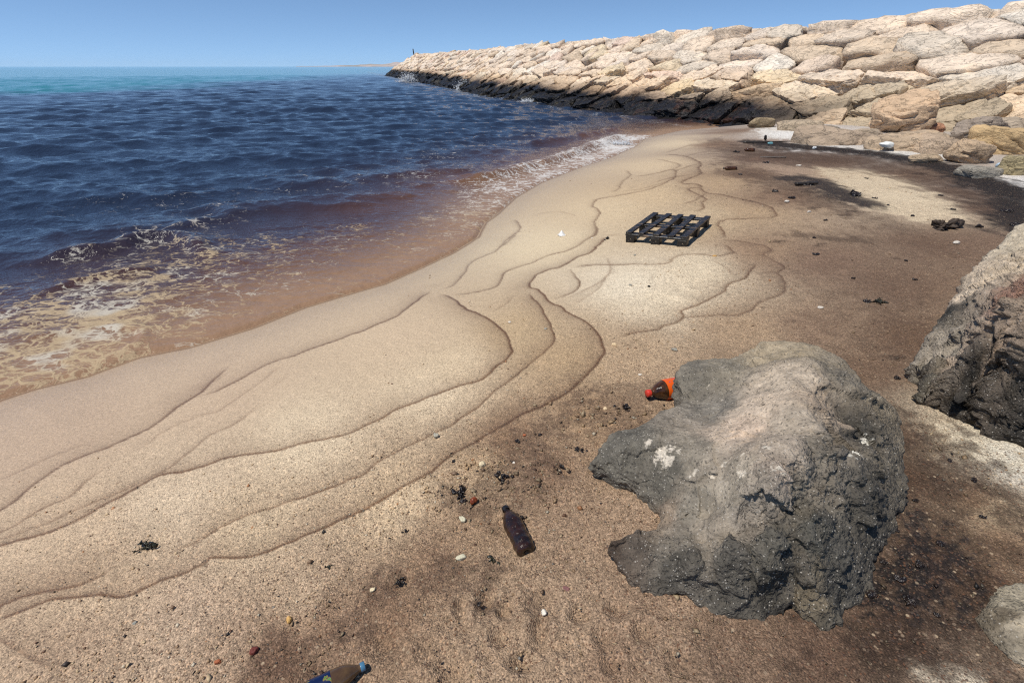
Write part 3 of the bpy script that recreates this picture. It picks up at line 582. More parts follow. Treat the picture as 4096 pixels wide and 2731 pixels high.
# ------------------------------------------------------------------ the breakwater
TOE = np.array([(13.6, 8.0), (10.6, 15.0), (7.2, 22.6), (3.0, 30.4), (-3.0, 46.0), (-8.0, 64.0), (-14.0, 84.0), (-27.0, 127.0), (-31.5, 142.0)])
RISE = np.array([3.75, 3.55, 3.42, 3.45, 3.52, 3.62, 3.74, 4.20, 4.20])
arc = np.concatenate([[0], np.cumsum(np.hypot(*np.diff(TOE, axis=0).T))])
def toe_at(s): return np.array([np.interp(s, arc, TOE[:, 0]), np.interp(s, arc, TOE[:, 1])])
WID = 5.7
S_END = arc[-1] - 14.0                        # where the crest ends; the slope runs on a little below it
def slope_pt(s, v):
    """s metres along the toe, v metres up the slope (0 at the water line): place and the local axes"""
    a = toe_at(s); b = toe_at(s + 0.8) - toe_at(s - 0.8); b /= np.linalg.norm(b)
    nrm = np.array([b[1], -b[0]]); h = np.interp(s, arc, RISE); L = math.hypot(WID, h)
    es = np.array([b[0], b[1], 0.0])
    if v <= L:
        ev = np.array([nrm[0] * WID, nrm[1] * WID, h]) / L; p = np.array([a[0], a[1], 0.0]) + ev * v
    else:
        ev = np.array([nrm[0], nrm[1], 0.0]); p = np.array([a[0] + nrm[0] * WID, a[1] + nrm[1] * WID, h]) + ev * (v - L)
    en = np.cross(es, ev); en = en if en[2] > 0 else -en
    return p, es, ev, en
brng = np.random.default_rng(21)
seeds = []
v = -0.85; row = 0
while v < 8.4:
    s = -1.0 + (row % 2) * 0.9 + brng.uniform(0, 0.8)
    while s < arc[-1]:
        L = 6.7
        lim = S_END + max(0.0, (L - v)) * 2.0
        if s < lim:
            big = np.interp(s, [0, 18, 40, 130], [1.22, 1.05, 0.95, 1.05])
            seeds.append((s + brng.uniform(-.25, .25), v + brng.uniform(-.20, .20)))
        s += brng.choice([1.25, 1.7, 2.0, 2.5], p=[.22, .33, .30, .15]) * np.interp(s, [0, 15, 35, 130], [1.22, 1.12, 1.0, 1.15])
    v += brng.uniform(0.72, 0.90); row += 1
seeds = np.array(seeds)
SX = 0.50                                     # stones lie lengthwise along the bank
stones = []
for i, (s, v) in enumerate(seeds):
    p, es, ev, en = slope_pt(s, v)
    dq = seeds - seeds[i]; q = np.hypot(dq[:, 0] * SX, dq[:, 1]); nb = np.argsort(q)[1:15]
    N, D = [], []
    gap = brng.uniform(-0.06, 0.0)
    for j in nb:
        ds, dv = dq[j]; g = np.array([ds * SX * SX, dv]); c = (ds * ds * SX * SX + dv * dv) / 2
        gl = np.linalg.norm(g); lean = brng.uniform(-0.15, 0.10)
        nv = np.array([g[0] / gl, g[1] / gl, lean]); l = np.linalg.norm(nv)
        N.append(nv / l); D.append(max(c / gl - gap, 0.12) / l)
    hump = brng.uniform(0.13, 0.22)
    tx, ty = brng.normal(0.06, 0.10), brng.normal(0.10, 0.11)
    nt = np.array([tx, ty, 1.0]); nt /= np.linalg.norm(nt); N.append(nt); D.append(hump)
    for k in range(3):
        a = brng.uniform(0, 6.283); e = brng.uniform(0.3, 1.1); nv = np.array([math.cos(a) * math.cos(e), math.sin(a) * math.cos(e), math.sin(e)])
        N.append(nv); D.append(hump * math.sin(e) + brng.uniform(0.5, 1.1) * math.cos(e))
    N.append(np.array([0, 0, -1.0])); D.append(0.5)
    up = brng.uniform(-0.09, 0.08)
    dist = math.hypot(p[0], p[1])
    stones.append((dist, i, p + en * (up - 0.10), np.stack([es, ev, en], 1), np.array(N), np.array(D)))
stones.sort(key=lambda t: t[0])
TINT = [(228,211,192), (226,207,186), (228,213,197), (226,207,186), (228,208,188), (224,211,194), (220,200,176), (228,218,204), (226,203,186), (224,206,178)]
bw = bpy.data.objects.new("breakwater", None); COL.objects.link(bw); bw.location = (10.6, 15.0, 0.0)
tag(bw, "long sloping breakwater of pale limestone boulders, blackened by oil at the waterline", "breakwater")
inv = np.array(bw.location)
far_v, far_f, far_c, cnt = [], [], [], 0
nvis = 0
for k, (dist, i, p, R, N, D) in enumerate(stones):
    az_ = math.degrees(math.atan2(p[0], p[1]))
    single = (az_ < 47) and nvis < 300
    sub = 5 if nvis < 70 and single else (4 if nvis < 300 else 3)
    if p[2] < -0.75: continue
    vv, ff = plane_rock(N, D, sub, brng.uniform(60, 110), 0.085, i)
    wv_ = vv @ R.T + p
    col = alb(TINT[int(brng.choice(len(TINT), p=[.14,.15,.13,.12,.1,.1,.09,.07,.06,.04]))]) * np.array([1.22, 1.19, 1.15]) * brng.uniform(0.86, 1.06)
    if dist < 24 and p[2] < 1.6 and brng.random() < 0.6: col = alb((206,192,172)) * brng.uniform(0.85, 1.05)   # greyer blocks near the beach
    if single:
        nvis += 1
        me = new_mesh("boulder", vv @ R.T, ff, sub == 5, {"Col": np.tile(col, (len(vv), 1))}, M_STONE)
        if sub == 5: me.set_sharp_from_angle(angle=math.radians(24))
        add("boulder", me, bw, p - inv)
    else:
        far_v.append(wv_ - inv); far_f.append(ff + cnt); far_c.append(np.tile(col, (len(vv), 1))); cnt += len(vv)
if far_v:
    me = new_mesh("far_boulders", np.concatenate(far_v), np.concatenate(far_f), False, {"Col": np.concatenate(far_c)}, M_STONE)
    tag(add("far_boulders", me, bw), kind="stuff")
# rubble core under the armour
cv = []
ss = np.linspace(-1, arc[-1] - 12, 60)
for s in ss:
    a = toe_at(s); b = toe_at(s + 0.8) - toe_at(s - 0.8); b /= np.linalg.norm(b); nr = np.array([b[1], -b[0]]); h = np.interp(s, arc, RISE)
    for o_, zz in ((0.7, -1.2), (WID + 0.6, h - 0.62), (WID + 4.5, h - 0.5), (WID + 11, -1.2)):
        cv.append([a[0] + nr[0] * o_ - inv[0], a[1] + nr[1] * o_ - inv[1], zz])
cv = np.array(cv); fi = []
for i in range(59):
    for j in range(3): fi.append([4 * i + j, 4 * i + j + 1, 4 * i + 5 + j, 4 * i + 4 + j])
me = new_mesh("rubble_core", cv, np.array(fi), False, {"Col": np.tile(alb((150,130,110)), (len(cv), 1))}, M_STONE)
add("rubble_core", me, bw)

# marker post on the crest near the outer end
def tube(p0, p1, r0, r1, seg=10):
    p0, p1 = np.array(p0, float), np.array(p1, float); d = p1 - p0; d /= np.linalg.norm(d)
    a = np.cross(d, [0, 0, 1.0]); a = np.array([1.0, 0, 0]) if np.linalg.norm(a) < 1e-3 else a / np.linalg.norm(a); b = np.cross(d, a)
    t = np.linspace(0, 2 * math.pi, seg, endpoint=False)
    c = np.cos(t)[:, None] * a + np.sin(t)[:, None] * b
    v = np.concatenate([p0 + c * r0, p1 + c * r1, [p0], [p1]]); f = []
    for i in range(seg):
        j = (i + 1) % seg; f += [[i, j, seg + j], [i, seg + j, seg + i], [j, i, 2 * seg], [seg + i, seg + j, 2 * seg + 1]]
    return v, np.array(f)

# ------------------------------------------------------------------ loose rocks below the bank
def ellipsoid_rock(w, d, h, seed, sub=4, nplanes=14, power=11, rough=0.06, flat=0.0):
    g = np.random.default_rng(seed); N, D = [], []
    for k in range(nplanes):
        u = g.normal(size=3); u /= np.linalg.norm(u); N.append(u); D.append(math.sqrt((u[0] * w / 2) ** 2 + (u[1] * d / 2) ** 2 + (u[2] * h / 2) ** 2) * g.uniform(0.72, 1.0))
    for u in ((1, 0, 0), (-1, 0, 0), (0, 1, 0), (0, -1, 0), (0, 0, 1), (0, 0, -1)):
        N.append(np.array(u, float)); D.append(max(abs(u[0]) * w / 2, abs(u[1]) * d / 2, abs(u[2]) * h / 2) * g.uniform(0.9, 1.0))
    return plane_rock(N, D, sub, power, rough * min(w, d, h) * 1.3, seed, freq=1.1 / max(w, h) * 1.6, stretch=(w, d, h))
def loose_rock(px, py, w, d, h, yaw, tilt, seed, col, label, sink=0.25, sub=4, name="boulder", power=11, group="loose rocks at the foot of the breakwater"):
    x, y, z = ground(px, py)
    vv, ff = ellipsoid_rock(w, d, h, seed, sub, power=power)
    me = new_mesh(name, vv, ff, True, {"Col": np.tile(alb(col), (len(vv), 1))}, M_ROCK)
    me.set_sharp_from_angle(angle=math.radians(38))
    o = add(name, me, None, (x, y + d * 0.3, z + h * (0.5 - sink)), (math.radians(tilt[0]), math.radians(tilt[1]), math.radians(yaw)))
    return tag(o, label, "boulder", group)
loose_rock(2092, 306, 1.75, 1.5, 1.15, 12, (-6, -10), 41, (222,190,156), "big pinkish block leaning out above the beach, largest loose rock at the breakwater foot", .20, 5, power=15)
loose_rock(1950, 331, 2.1, 1.3, .55, 6, (4, 3), 42, (190,168,144), "low weathered tan slab in front of the breakwater, left of the white foam block", .42, 5)
loose_rock(2085, 345, 1.9, 1.0, .5, -8, (3, -4), 43, (200,176,148), "flat tan rock shelf just behind the white foam block", .45, 5)
loose_rock(2180, 352, 1.4, 1.0, .5, 10, (5, 4), 44, (198,174,148), "pale tan rock beside the blue plastic scrap", .42)
loose_rock(2252, 330, 1.0, .9, .68, 30, (0, 20), 45, (170,154,138), "dark grey wedge of rock tilted among ochre stones", .22, 5, power=15)
loose_rock(2325, 356, 1.35, .9, .62, -10, (0, 4), 46, (214,182,136), "rounded ochre boulder at the right edge of the picture", .25, 5, power=8)
loose_rock(2238, 374, .85, .7, .55, 20, (10, 8), 47, (208,180,148), "small pointed tan rock below the grey wedge", .3)
loose_rock(2268, 405, .85, .55, .22, -6, (0, 2), 48, (168,160,146), "flat grey-green stone lying on white sand at the edge of the oil", .35)
loose_rock(1903, 322, .95, .7, .52, 14, (0, 5), 49, (150,138,122), "rough dark grey rock on the patch of white sand", .35)
loose_rock(1850, 299, 1.5, .8, .5, 4, (0, -3), 50, (196,176,150), "low tan stone behind the white sand patch", .45)
loose_rock(2345, 402, .6, .5, .4, 0, (0, 0), 51, (176,160,124), "greenish ochre stone half out of the picture at right", .3)
loose_rock(2150, 306, .9, .5, .28, 20, (0, -12), 52, (190,140,110), "thin reddish slab propped under the big pinkish block", .2)
loose_rock(2330, 318, 1.2, .9, .7, 25, (0, 6), 53, (190,172,150), "grey-tan boulder at the right edge under the breakwater", .3)
loose_rock(2140, 372, .8, .5, .2, 0, (0, 0), 54, (200,176,146), "small flat tan stone between white sand and oil", .45)
loose_rock(2000, 318, 1.0, .6, .4, -12, (0, 0), 55, (192,172,148), "squat grey-tan stone left of the big pinkish block", .4)
loose_rock(1752, 292, .9, .5, .40, 8, (0, 4), 56, (170,150,120), "small yellowish grey stone behind the driftwood log", .3)

# ------------------------------------------------------------------ pitted foreground rocks, shaped from their rims and crowns
def tps(pts, vals, q):
    def U(r2): return r2 * np.log(r2 + type(r2.flat[0])(1e-9))
    m = len(pts); d2 = ((pts[:, None] - pts[None]) ** 2).sum(-1); K = U(d2) + 2e-4 * np.eye(m)
    A = np.zeros((m + 3, m + 3)); A[:m, :m] = K; A[:m, m] = 1; A[:m, m + 1:] = pts; A[m, :m] = 1; A[m + 1:, :m] = pts.T
    w = np.linalg.solve(A, np.concatenate([vals, [0, 0, 0]]))
    out = np.empty(len(q))
    for s0 in range(0, len(q), 20000):
        qq = q[s0:s0 + 20000]; e2 = ((qq[:, None, 0] - pts[None, :, 0]) ** 2 + (qq[:, None, 1] - pts[None, :, 1]) ** 2).astype(np.float32)
        out[s0:s0 + 20000] = U(e2) @ w[:m] + w[m] + qq @ w[m + 1:]
    return out
def pits3(p, scale, seed):
    """round solution hollows: distance to scattered points"""
    q = (p * scale + seed).astype(np.float32); i = np.floor(q).astype(np.int32); best = np.full(len(q), 9.0, np.float32)
    for dx in (-1, 0, 1):
        for dy in (-1, 0, 1):
            for dz in (-1, 0, 1):
                c = i + np.array([dx, dy, dz]); h = _perm[_perm[_perm[c[:, 0] & 511] + (c[:, 1] & 511)] + (c[:, 2] & 511)]
                e = (q[:, 0] - c[:, 0] - .5 - .45 * _gx[h]) ** 2 + (q[:, 1] - c[:, 1] - .5 - .45 * _gy[h]) ** 2 + (q[:, 2] - c[:, 2] - .5 - .45 * _gz[h]) ** 2
                best = np.minimum(best, e)
    return np.sqrt(best)
def blocks3(p, scale, seed):
    """broken blocks: a random step per cell, and how near the crack between cells is"""
    q = (p * scale + seed).astype(np.float32); i = np.floor(q).astype(np.int32); b1 = np.full(len(q), 9.0, np.float32); b2 = b1.copy(); val = np.zeros(len(q), np.float32)
    for dx in (-1, 0, 1):
        for dy in (-1, 0, 1):
            for dz in (-1, 0, 1):
                c = i + np.array([dx, dy, dz]); h = _perm[_perm[_perm[c[:, 0] & 511] + (c[:, 1] & 511)] + (c[:, 2] & 511)]
                ex_ = q[:, 0] - c[:, 0] - .5 - .45 * _gx[h]; ey_ = q[:, 1] - c[:, 1] - .5 - .45 * _gy[h]; ez_ = q[:, 2] - c[:, 2] - .5 - .45 * _gz[h]; e = ex_ ** 2 + ey_ ** 2 + ez_ ** 2
                tl = (h % 97) / 97.0 - .5 + .9 * (ex_ * _gy[h] + ey_ * _gz[h] + ez_ * _gx[h])
                m = e < b1; b2 = np.where(m, b1, np.minimum(b2, e)); val = np.where(m, tl, val); b1 = np.where(m, e, b1)
    return val, np.sqrt(b2) - np.sqrt(b1)
def sculpt(name, outline, crown, centre, nth, nring, tones, rough_pts, seed, blotches=(), jag=0.012, pit=0.011, relief=0.045, blk=1.0):
    outline = np.asarray(outline, float); crown = np.asarray(crown, float)
    op = hit(outline[:, 0], outline[:, 1], outline[:, 2]); ip = hit(crown[:, 0], crown[:, 1], crown[:, 2]); cp = hit([centre[0]], [centre[1]], centre[2])[0]
    g0 = float(terrain(cp[0], cp[1], fine=False))
    oz = terrain(op[:, 0], op[:, 1], fine=False) + outline[:, 2]; iz = terrain(ip[:, 0], ip[:, 1], fine=False) + crown[:, 2]
    seg = np.hypot(*np.diff(np.concatenate([op, op[:1]]), axis=0).T); t = np.concatenate([[0], np.cumsum(seg)]); t /= t[-1]
    o3 = np.concatenate([op, oz[:, None]], 1); o3 = np.concatenate([o3[-2:], o3, o3[:3]]); tt = np.concatenate([t[-3:-1] - 1, t, 1 + t[1:3]])
    u = np.linspace(0, 1, nth, endpoint=False); rim = np.empty((nth, 3))
    k = np.clip(np.searchsorted(tt, u, side='right') - 1, 1, len(tt) - 3); w = ((u - tt[k]) / (tt[k + 1] - tt[k]))[:, None]
    a, b, c, d = o3[k - 1], o3[k], o3[k + 1], o3[k + 2]
    rim = 0.5 * (2 * b + (c - a) * w + (2 * a - 5 * b + 4 * c - d) * w ** 2 + (3 * b - a - 3 * c + d) * w ** 3)
    rim[:, :2] += jag * np.stack([fbm(P3(rim[:, 0] * 9, rim[:, 1] * 9, seed), 3), fbm(P3(rim[:, 0] * 9, rim[:, 1] * 9, seed + 5), 3)], -1)
    nt = int(nring * 0.80); nb_ = nring - nt
    s = np.linspace(0, 1, nt) ** 0.9
    kw = np.hanning(int(nth * 0.16) | 1); kw /= kw.sum(); hw = len(kw) // 2
    sm = np.stack([np.convolve(np.concatenate([rim[-hw:, j], rim[:, j], rim[:hw, j]]), kw, 'valid') for j in (0, 1)], -1)
    kw2 = np.hanning(int(nth * 0.03) | 1); kw2 /= kw2.sum(); hw2 = len(kw2) // 2
    sm2 = np.stack([np.convolve(np.concatenate([rim[-hw2:, j], rim[:, j], rim[:hw2, j]]), kw2, 'valid') for j in (0, 1)], -1)
    mx1 = sstep(0.25, 0.85, s)[:, None, None]; mx2 = sstep(0.75, 1.0, s)[:, None, None]
    rs = (sm[None] * (1 - mx1) + sm2[None] * mx1) * (1 - mx2) + rim[None, :, :2] * mx2
    top_xy = cp[None, None] + s[:, None, None] * (rs - cp)
    zt = tps(np.concatenate([op, ip]), np.concatenate([oz, iz]), top_xy.reshape(-1, 2)).reshape(nt, nth)
    V = [np.concatenate([top_xy, zt[..., None]], -1)]
    gz = terrain(rim[:, 0], rim[:, 1], fine=False) - 0.06
    outw = rim[:, :2] - cp; outw /= np.linalg.norm(outw, axis=1)[:, None]
    zr = zt[-1]
    for j in range(1, nb_ + 1):
        e = j / nb_; bul = 0.018 * math.sin(min(e * 2.2, 1) * math.pi) - 0.07 * e ** 1.2 * np.clip((zr - gz) / 0.15, 0, 1.2)
        V.append(np.concatenate([rim[:, :2] + outw * np.asarray(bul)[..., None] * np.ones((nth, 1)), (zr + (gz - zr) * e ** 0.9)[:, None]], 1)[None])
    V = np.concatenate(V); nr = len(V)
    du = np.roll(V, -1, 1) - np.roll(V, 1, 1); dv_ = np.gradient(V, axis=0); Nn = np.cross(dv_, du); Nn /= np.linalg.norm(Nn, axis=-1)[..., None] + 1e-9
    Nn = np.where((Nn[:1].mean((0, 1))[2] < 0), -Nn, Nn)
    P = V.reshape(-1, 3); Nf = Nn.reshape(-1, 3)
    rp = np.asarray(rough_pts, float); rw = hit(rp[:, 0], rp[:, 1], rp[:, 2]); rgh = np.clip(idw(P[:, 0], P[:, 1], rw, rp[:, 3], 3.5, 0.01), 0, 1)
    rgh = np.maximum(rgh, np.repeat(np.concatenate([np.zeros(nt), np.full(nr - nt, .55)]), nth))
    rdg = lambda q, o=3: sum((0.5 - np.abs(noise3(q * 2.0 ** j + 11 * j))) * 0.55 ** j for j in range(o))
    big = 0.020 * fbm(P * 5 + seed, 3) + (0.008 + 0.016 * rgh) * fbm(P * 12 + seed, 3) + rgh * relief * (rdg(P * 6 + seed) - 0.75) + (1 - rgh) * 0.010 * (rdg(P * 5 + seed + 3, 2) - .6)
    wP = P + 0.03 * np.stack([fbm(P * 10 + 1, 2), fbm(P * 10 + 7, 2), fbm(P * 10 + 13, 2)], -1)
    c1, k1 = blocks3(wP, 5.5, seed + 2); c2, k2 = blocks3(wP, 13, seed + 5)
    ringk = np.repeat(np.concatenate([1 - 0.75 * sstep(.80, .98, s), np.full(nr - nt, .25)]), nth); fw_ = (0.30 + 0.70 * rgh) * ringk; big = big + blk * fw_ * (c1 * 0.050 - 0.012 * sstep(.10, .0, k1)) + blk * ringk * (0.25 + 0.75 * rgh) * (c2 * 0.022 - 0.007 * sstep(.14, .0, k2))
    p1 = pits3(P, 22, seed); p2 = pits3(P, 58, seed + 3.3); p3 = p2
    var = np.clip(0.6 + 1.2 * fbm(P * 8 + 3, 2), 0.1, 1.3)
    dsp = big - rgh * var * (pit * 1.9 * sstep(0.55, 0.15, p1) + pit * 1.2 * sstep(0.56, 0.18, p2) ) + rgh * 0.016 * fbm(P * 30 + seed, 3) + (1 - rgh) * (0.0050 * fbm(P * 45, 3) - 0.003 * sstep(.42, .15, p2))
    for (bx, by, bh, brad, bdep) in blotches:                        # deep hollows
        c_ = hit([bx], [by], bh)[0]; dd = np.hypot(P[:, 0] - c_[0], P[:, 1] - c_[1]); dsp -= bdep * sstep(brad, brad * 0.35, dd + 0.02 * fbm(P * 20, 2))
    dirn = Nf * 0.75 + np.array([0, 0, 0.25]); Q = P + dirn * dsp[:, None]
    ring0 = Q[:nth].mean(0)
    tn = np.asarray([list(q[:3]) + list(alb(q[3])) for q in tones]); tw = hit(tn[:, 0], tn[:, 1], tn[:, 2])
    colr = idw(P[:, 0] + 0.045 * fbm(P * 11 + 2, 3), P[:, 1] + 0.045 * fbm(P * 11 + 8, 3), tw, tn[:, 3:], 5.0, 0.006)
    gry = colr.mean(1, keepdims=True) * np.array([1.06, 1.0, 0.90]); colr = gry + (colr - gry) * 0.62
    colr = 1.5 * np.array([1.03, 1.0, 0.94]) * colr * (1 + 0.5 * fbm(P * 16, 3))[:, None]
    idx = np.arange(nr * nth).reshape(nr, nth); nx_ = np.roll(idx, -1, 1)
    f = np.stack([idx[:-1], idx[1:], nx_[1:], nx_[:-1]], -1).reshape(-1, 4)
    return Q, f, np.clip(colr, 0.004, 0.8), g0, cp, P, rgh
def pitted_mat(name):
    n = Nd(name); a = n.attr("Col"); p = n.pos(); rg = n.attr("rgh").outputs["Fac"]
    n1 = n.noise(p, 90, 4.0, 0.7).outputs["Fac"]; n2 = n.noise(p, 26, 5.0, 0.7).outputs["Fac"]; v = n.voro(p, 120).outputs["Distance"]
    k = n.math('MULTIPLY', n.math('MULTIPLY_ADD', n.math('SUBTRACT', n1, 0.5), 1.3, 1.0), n.math('MULTIPLY_ADD', n.math('SUBTRACT', n2, 0.5), 0.9, 1.0))
    kc = n.n("CombineColor"); [n.set(kc.inputs[i], k) for i in range(3)]
    c = n.mix(1.0, a.outputs["Color"], kc.outputs[0], 'MULTIPLY')
    vs = n.voro(p, 150); ss_ = n.n('SeparateColor'); n.set(ss_.inputs[0], vs.outputs['Color']); big_ = n.noise(p, 11, 3.0, .6).outputs['Fac']
    fl = n.math('MULTIPLY', n.step(0.86, 0.93, n.math('ADD', ss_.outputs[0], n.math('MULTIPLY', n.math('SUBTRACT', big_, .5), .5))), n.step(.42, .25, vs.outputs['Distance'])); c = n.mix(n.math('MULTIPLY', fl, .75), c, (.52, .48, .42))
    dkk = n.step(0.90, 0.96, ss_.outputs[2]); c = n.mix(n.math('MULTIPLY', dkk, .6), c, (.03, .027, .024))
    h = n.math('ADD', n.math('MULTIPLY', n1, 0.6), n.math('ADD', n2, n.math('MULTIPLY', n.math('MULTIPLY', n.step(0.0, 0.45, v), rg), 0.5)))
    v2 = n.voro(p, 55).outputs['Distance']; h = n.math('ADD', h, n.math('MULTIPLY', n.math('MULTIPLY', n.step(0.05, 0.5, v2), rg), 0.6))
    n.bs(Base_Color=c, Roughness=0.75, Normal=n.bump(h, 0.8, 0.014), Specular_IOR_Level=0.35); return n.m
M_PIT = pitted_mat("pitted_limestone")
def pitted_rock(name, label, res, white=(), cat="rock", group=None):
    Q, f, colr, g0, cp, P, rgh = res
    for pts, tone_ in white:
        rl = Q - np.array([0, 0, CAM_Z]); dep = rl[:, 1] * CP - rl[:, 2] * SP; ppx = 4 * (512 + F * rl[:, 0] / dep); ppy = 4 * (341 - F * (rl[:, 1] * SP + rl[:, 2] * CP) / dep)
        for (wx_, wy_, wh_, r) in pts:
            near = np.hypot(ppx - wx_, ppy - wy_); cand = np.where(near < max(near.min() + 4, 8))[0]; x, y = P[cand[np.argmin(dep[cand])], :2]
            dd = np.hypot(P[:, 0] - x, P[:, 1] - y) + 0.022 * fbm(P * 45, 3) + 0.02 * fbm(P * 110, 2); k = sstep(r, r * 0.72, dd)[:, None]
            colr = colr * (1 - k) + alb(tone_) * (1 + 0.3 * fbm(P * 150, 2))[:, None] * k
    org = np.array([cp[0], cp[1], g0])
    me = new_mesh(name, Q - org, f, True, {"Col": np.clip(colr, .004, .85), "rgh": rgh}, M_PIT)
    o = add(name, me, None, org); return tag(o, label, cat, group)
def FZ(p, s=1.2543, x0=2300, y0=1250): a = np.asarray(p, float).copy(); a[:, 0] = a[:, 0] / s + x0; a[:, 1] = a[:, 1] / s + y0; return a
def FT(l, s=1.2543, x0=2300, y0=1250): return [(q[0] / s + x0, q[1] / s + y0, q[2], q[3]) for q in l]
OUT = FZ([(95,730,.11),(150,640,.15),(200,600,.16),(290,585,.17),(380,545,.18),(420,498,.17),(510,470,.17),(560,420,.14),(514,340,.17),(522,290,.20),(580,245,.20),(690,235,.20),(800,232,.21),(880,180,.22),(960,150,.23),(1090,145,.24),(1200,165,.24),(1320,230,.24),(1400,290,.23),(1460,370,.21),(1560,440,.17),(1620,520,.15),(1632,620,.14),(1640,780,.11),(1635,900,.06),(1580,1010,.05),(1540,1110,.03),(1490,1230,.03),(1400,1400,.02),(1260,1508,.02),(1130,1490,.02),(1080,1425,.04),(985,1440,.03),(930,1512,.02),(830,1490,.02),(640,1430,.02),(480,1380,.03),(285,1312,.03),(220,1210,.06),(180,1150,.10),(300,1122,.11),(425,1105,.09),(455,1060,.06),(440,985,.05),(375,915,.05),(310,850,.06),(200,822,.06),(120,775,.08)])
CRN = FZ([(1000,250,.33),(1100,230,.33),(1250,330,.36),(1200,430,.39),(1000,400,.34),(870,480,.29),(900,600,.31),(1100,600,.36),(1240,560,.40),(1350,540,.26),(1370,640,.22),(1450,520,.29),(1550,600,.24),(1480,700,.27),(1100,800,.34),(1000,950,.29),(860,1030,.22),(700,1000,.16),(600,900,.17),(500,750,.19),(400,680,.19),(250,680,.17),(600,600,.21),(720,510,.20),(660,430,.16),(600,300,.22),(720,280,.23),(800,350,.22),(900,280,.20),(740,1085,.18),(520,1100,.115),(500,1160,.13),(600,1250,.13),(800,1200,.19),(1000,1150,.25),(1200,1000,.30),(1350,900,.27),(1450,830,.25),(1300,1200,.17),(1100,1300,.13),(900,1350,.10),(1420,1150,.10),(1550,900,.14),(700,1350,.07),(1250,1350,.09),(450,960,.09),(530,1030,.125),(640,1165,.12),(790,1150,.155),(930,1085,.195),(1085,1000,.245),(1190,860,.285),(1300,680,.29),(1000,890,.335),(1130,720,.375),(820,980,.25)])
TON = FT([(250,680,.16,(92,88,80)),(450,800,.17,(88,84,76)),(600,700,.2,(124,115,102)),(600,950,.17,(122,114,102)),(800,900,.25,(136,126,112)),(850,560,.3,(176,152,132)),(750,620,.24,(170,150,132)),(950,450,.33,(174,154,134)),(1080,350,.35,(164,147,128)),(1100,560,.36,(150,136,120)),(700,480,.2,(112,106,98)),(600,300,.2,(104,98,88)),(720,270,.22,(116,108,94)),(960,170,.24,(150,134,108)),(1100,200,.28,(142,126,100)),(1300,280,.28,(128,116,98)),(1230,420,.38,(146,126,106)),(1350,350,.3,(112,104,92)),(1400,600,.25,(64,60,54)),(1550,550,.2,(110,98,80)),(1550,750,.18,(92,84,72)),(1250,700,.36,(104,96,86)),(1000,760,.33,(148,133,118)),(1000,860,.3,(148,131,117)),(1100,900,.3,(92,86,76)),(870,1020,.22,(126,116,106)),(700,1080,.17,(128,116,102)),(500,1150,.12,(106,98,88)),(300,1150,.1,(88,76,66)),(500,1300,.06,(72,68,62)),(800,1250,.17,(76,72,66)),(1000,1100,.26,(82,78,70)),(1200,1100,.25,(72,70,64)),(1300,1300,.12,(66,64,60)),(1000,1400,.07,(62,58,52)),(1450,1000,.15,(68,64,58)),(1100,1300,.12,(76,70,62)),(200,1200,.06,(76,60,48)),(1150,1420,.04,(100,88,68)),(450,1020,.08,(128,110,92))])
RGH = [(x / 1.2543 + 2300, y / 1.2543 + 1250, h, r) for x, y, h, r in [(250,680,.16,.35),(450,800,.17,.2),(600,600,.2,.1),(800,700,.28,.05),(950,450,.33,.1),(1100,600,.36,.2),(700,950,.17,.05),(600,300,.2,.35),(1050,220,.3,.35),(1200,700,.36,.95),(1100,900,.3,.95),(950,1000,.26,.7),(1000,1150,.25,1),(800,1250,.17,1),(500,1250,.1,.8),(1300,1100,.2,1),(1450,800,.25,.9),(1350,400,.3,.7),(1550,600,.2,.8),(700,1060,.17,.15),(1250,1350,.08,.9),(900,1400,.07,.9)]]
res = sculpt("pitted_rock", OUT, CRN, (900/1.2543+2300, 760/1.2543+1250, .29), 720, 180, TON, RGH, 2.7,
    blotches=[(1340/1.2543+2300, 600/1.2543+1250, .25, .055, .085), (895/1.2543+2300, 275/1.2543+1250, .2, .03, .06), (1400/1.2543+2300, 1040/1.2543+1250, .12, .045, .05), (935/1.2543+2300, 590/1.2543+1250, .3, .018, .012), (560/1.2543+2300, 425/1.2543+1250, .14, .03, .05), (960/1.2543+2300, 1230/1.2543+1250, .14, .03, .03)])
W1 = [(x / 1.2543 + 2300, y / 1.2543 + 1250, h, r) for x, y, h, r in [(365,645,.17,.014),(430,700,.18,.030),(460,730,.18,.024),(480,670,.18,.014),(400,730,.18,.010),(505,690,.18,.008),(730,435,.18,.006),(655,360,.2,.006),(590,800,.18,.010),(680,820,.2,.008),(750,745,.24,.010),(950,670,.3,.012),(840,700,.28,.009),(1010,780,.32,.011),(830,800,.26,.008)]]
W2 = [(x / 1.2543 + 2300, y / 1.2543 + 1250, h, r) for x, y, h, r in [(1455,640,.27,.020),(1420,690,.26,.026),(1385,715,.26,.012)]]
pitted_rock("pitted_rock", "big star-shaped dark grey pitted rock with white crust in the foreground sand", res, [(W1, (216,204,186)), (W2, (232,226,212))])

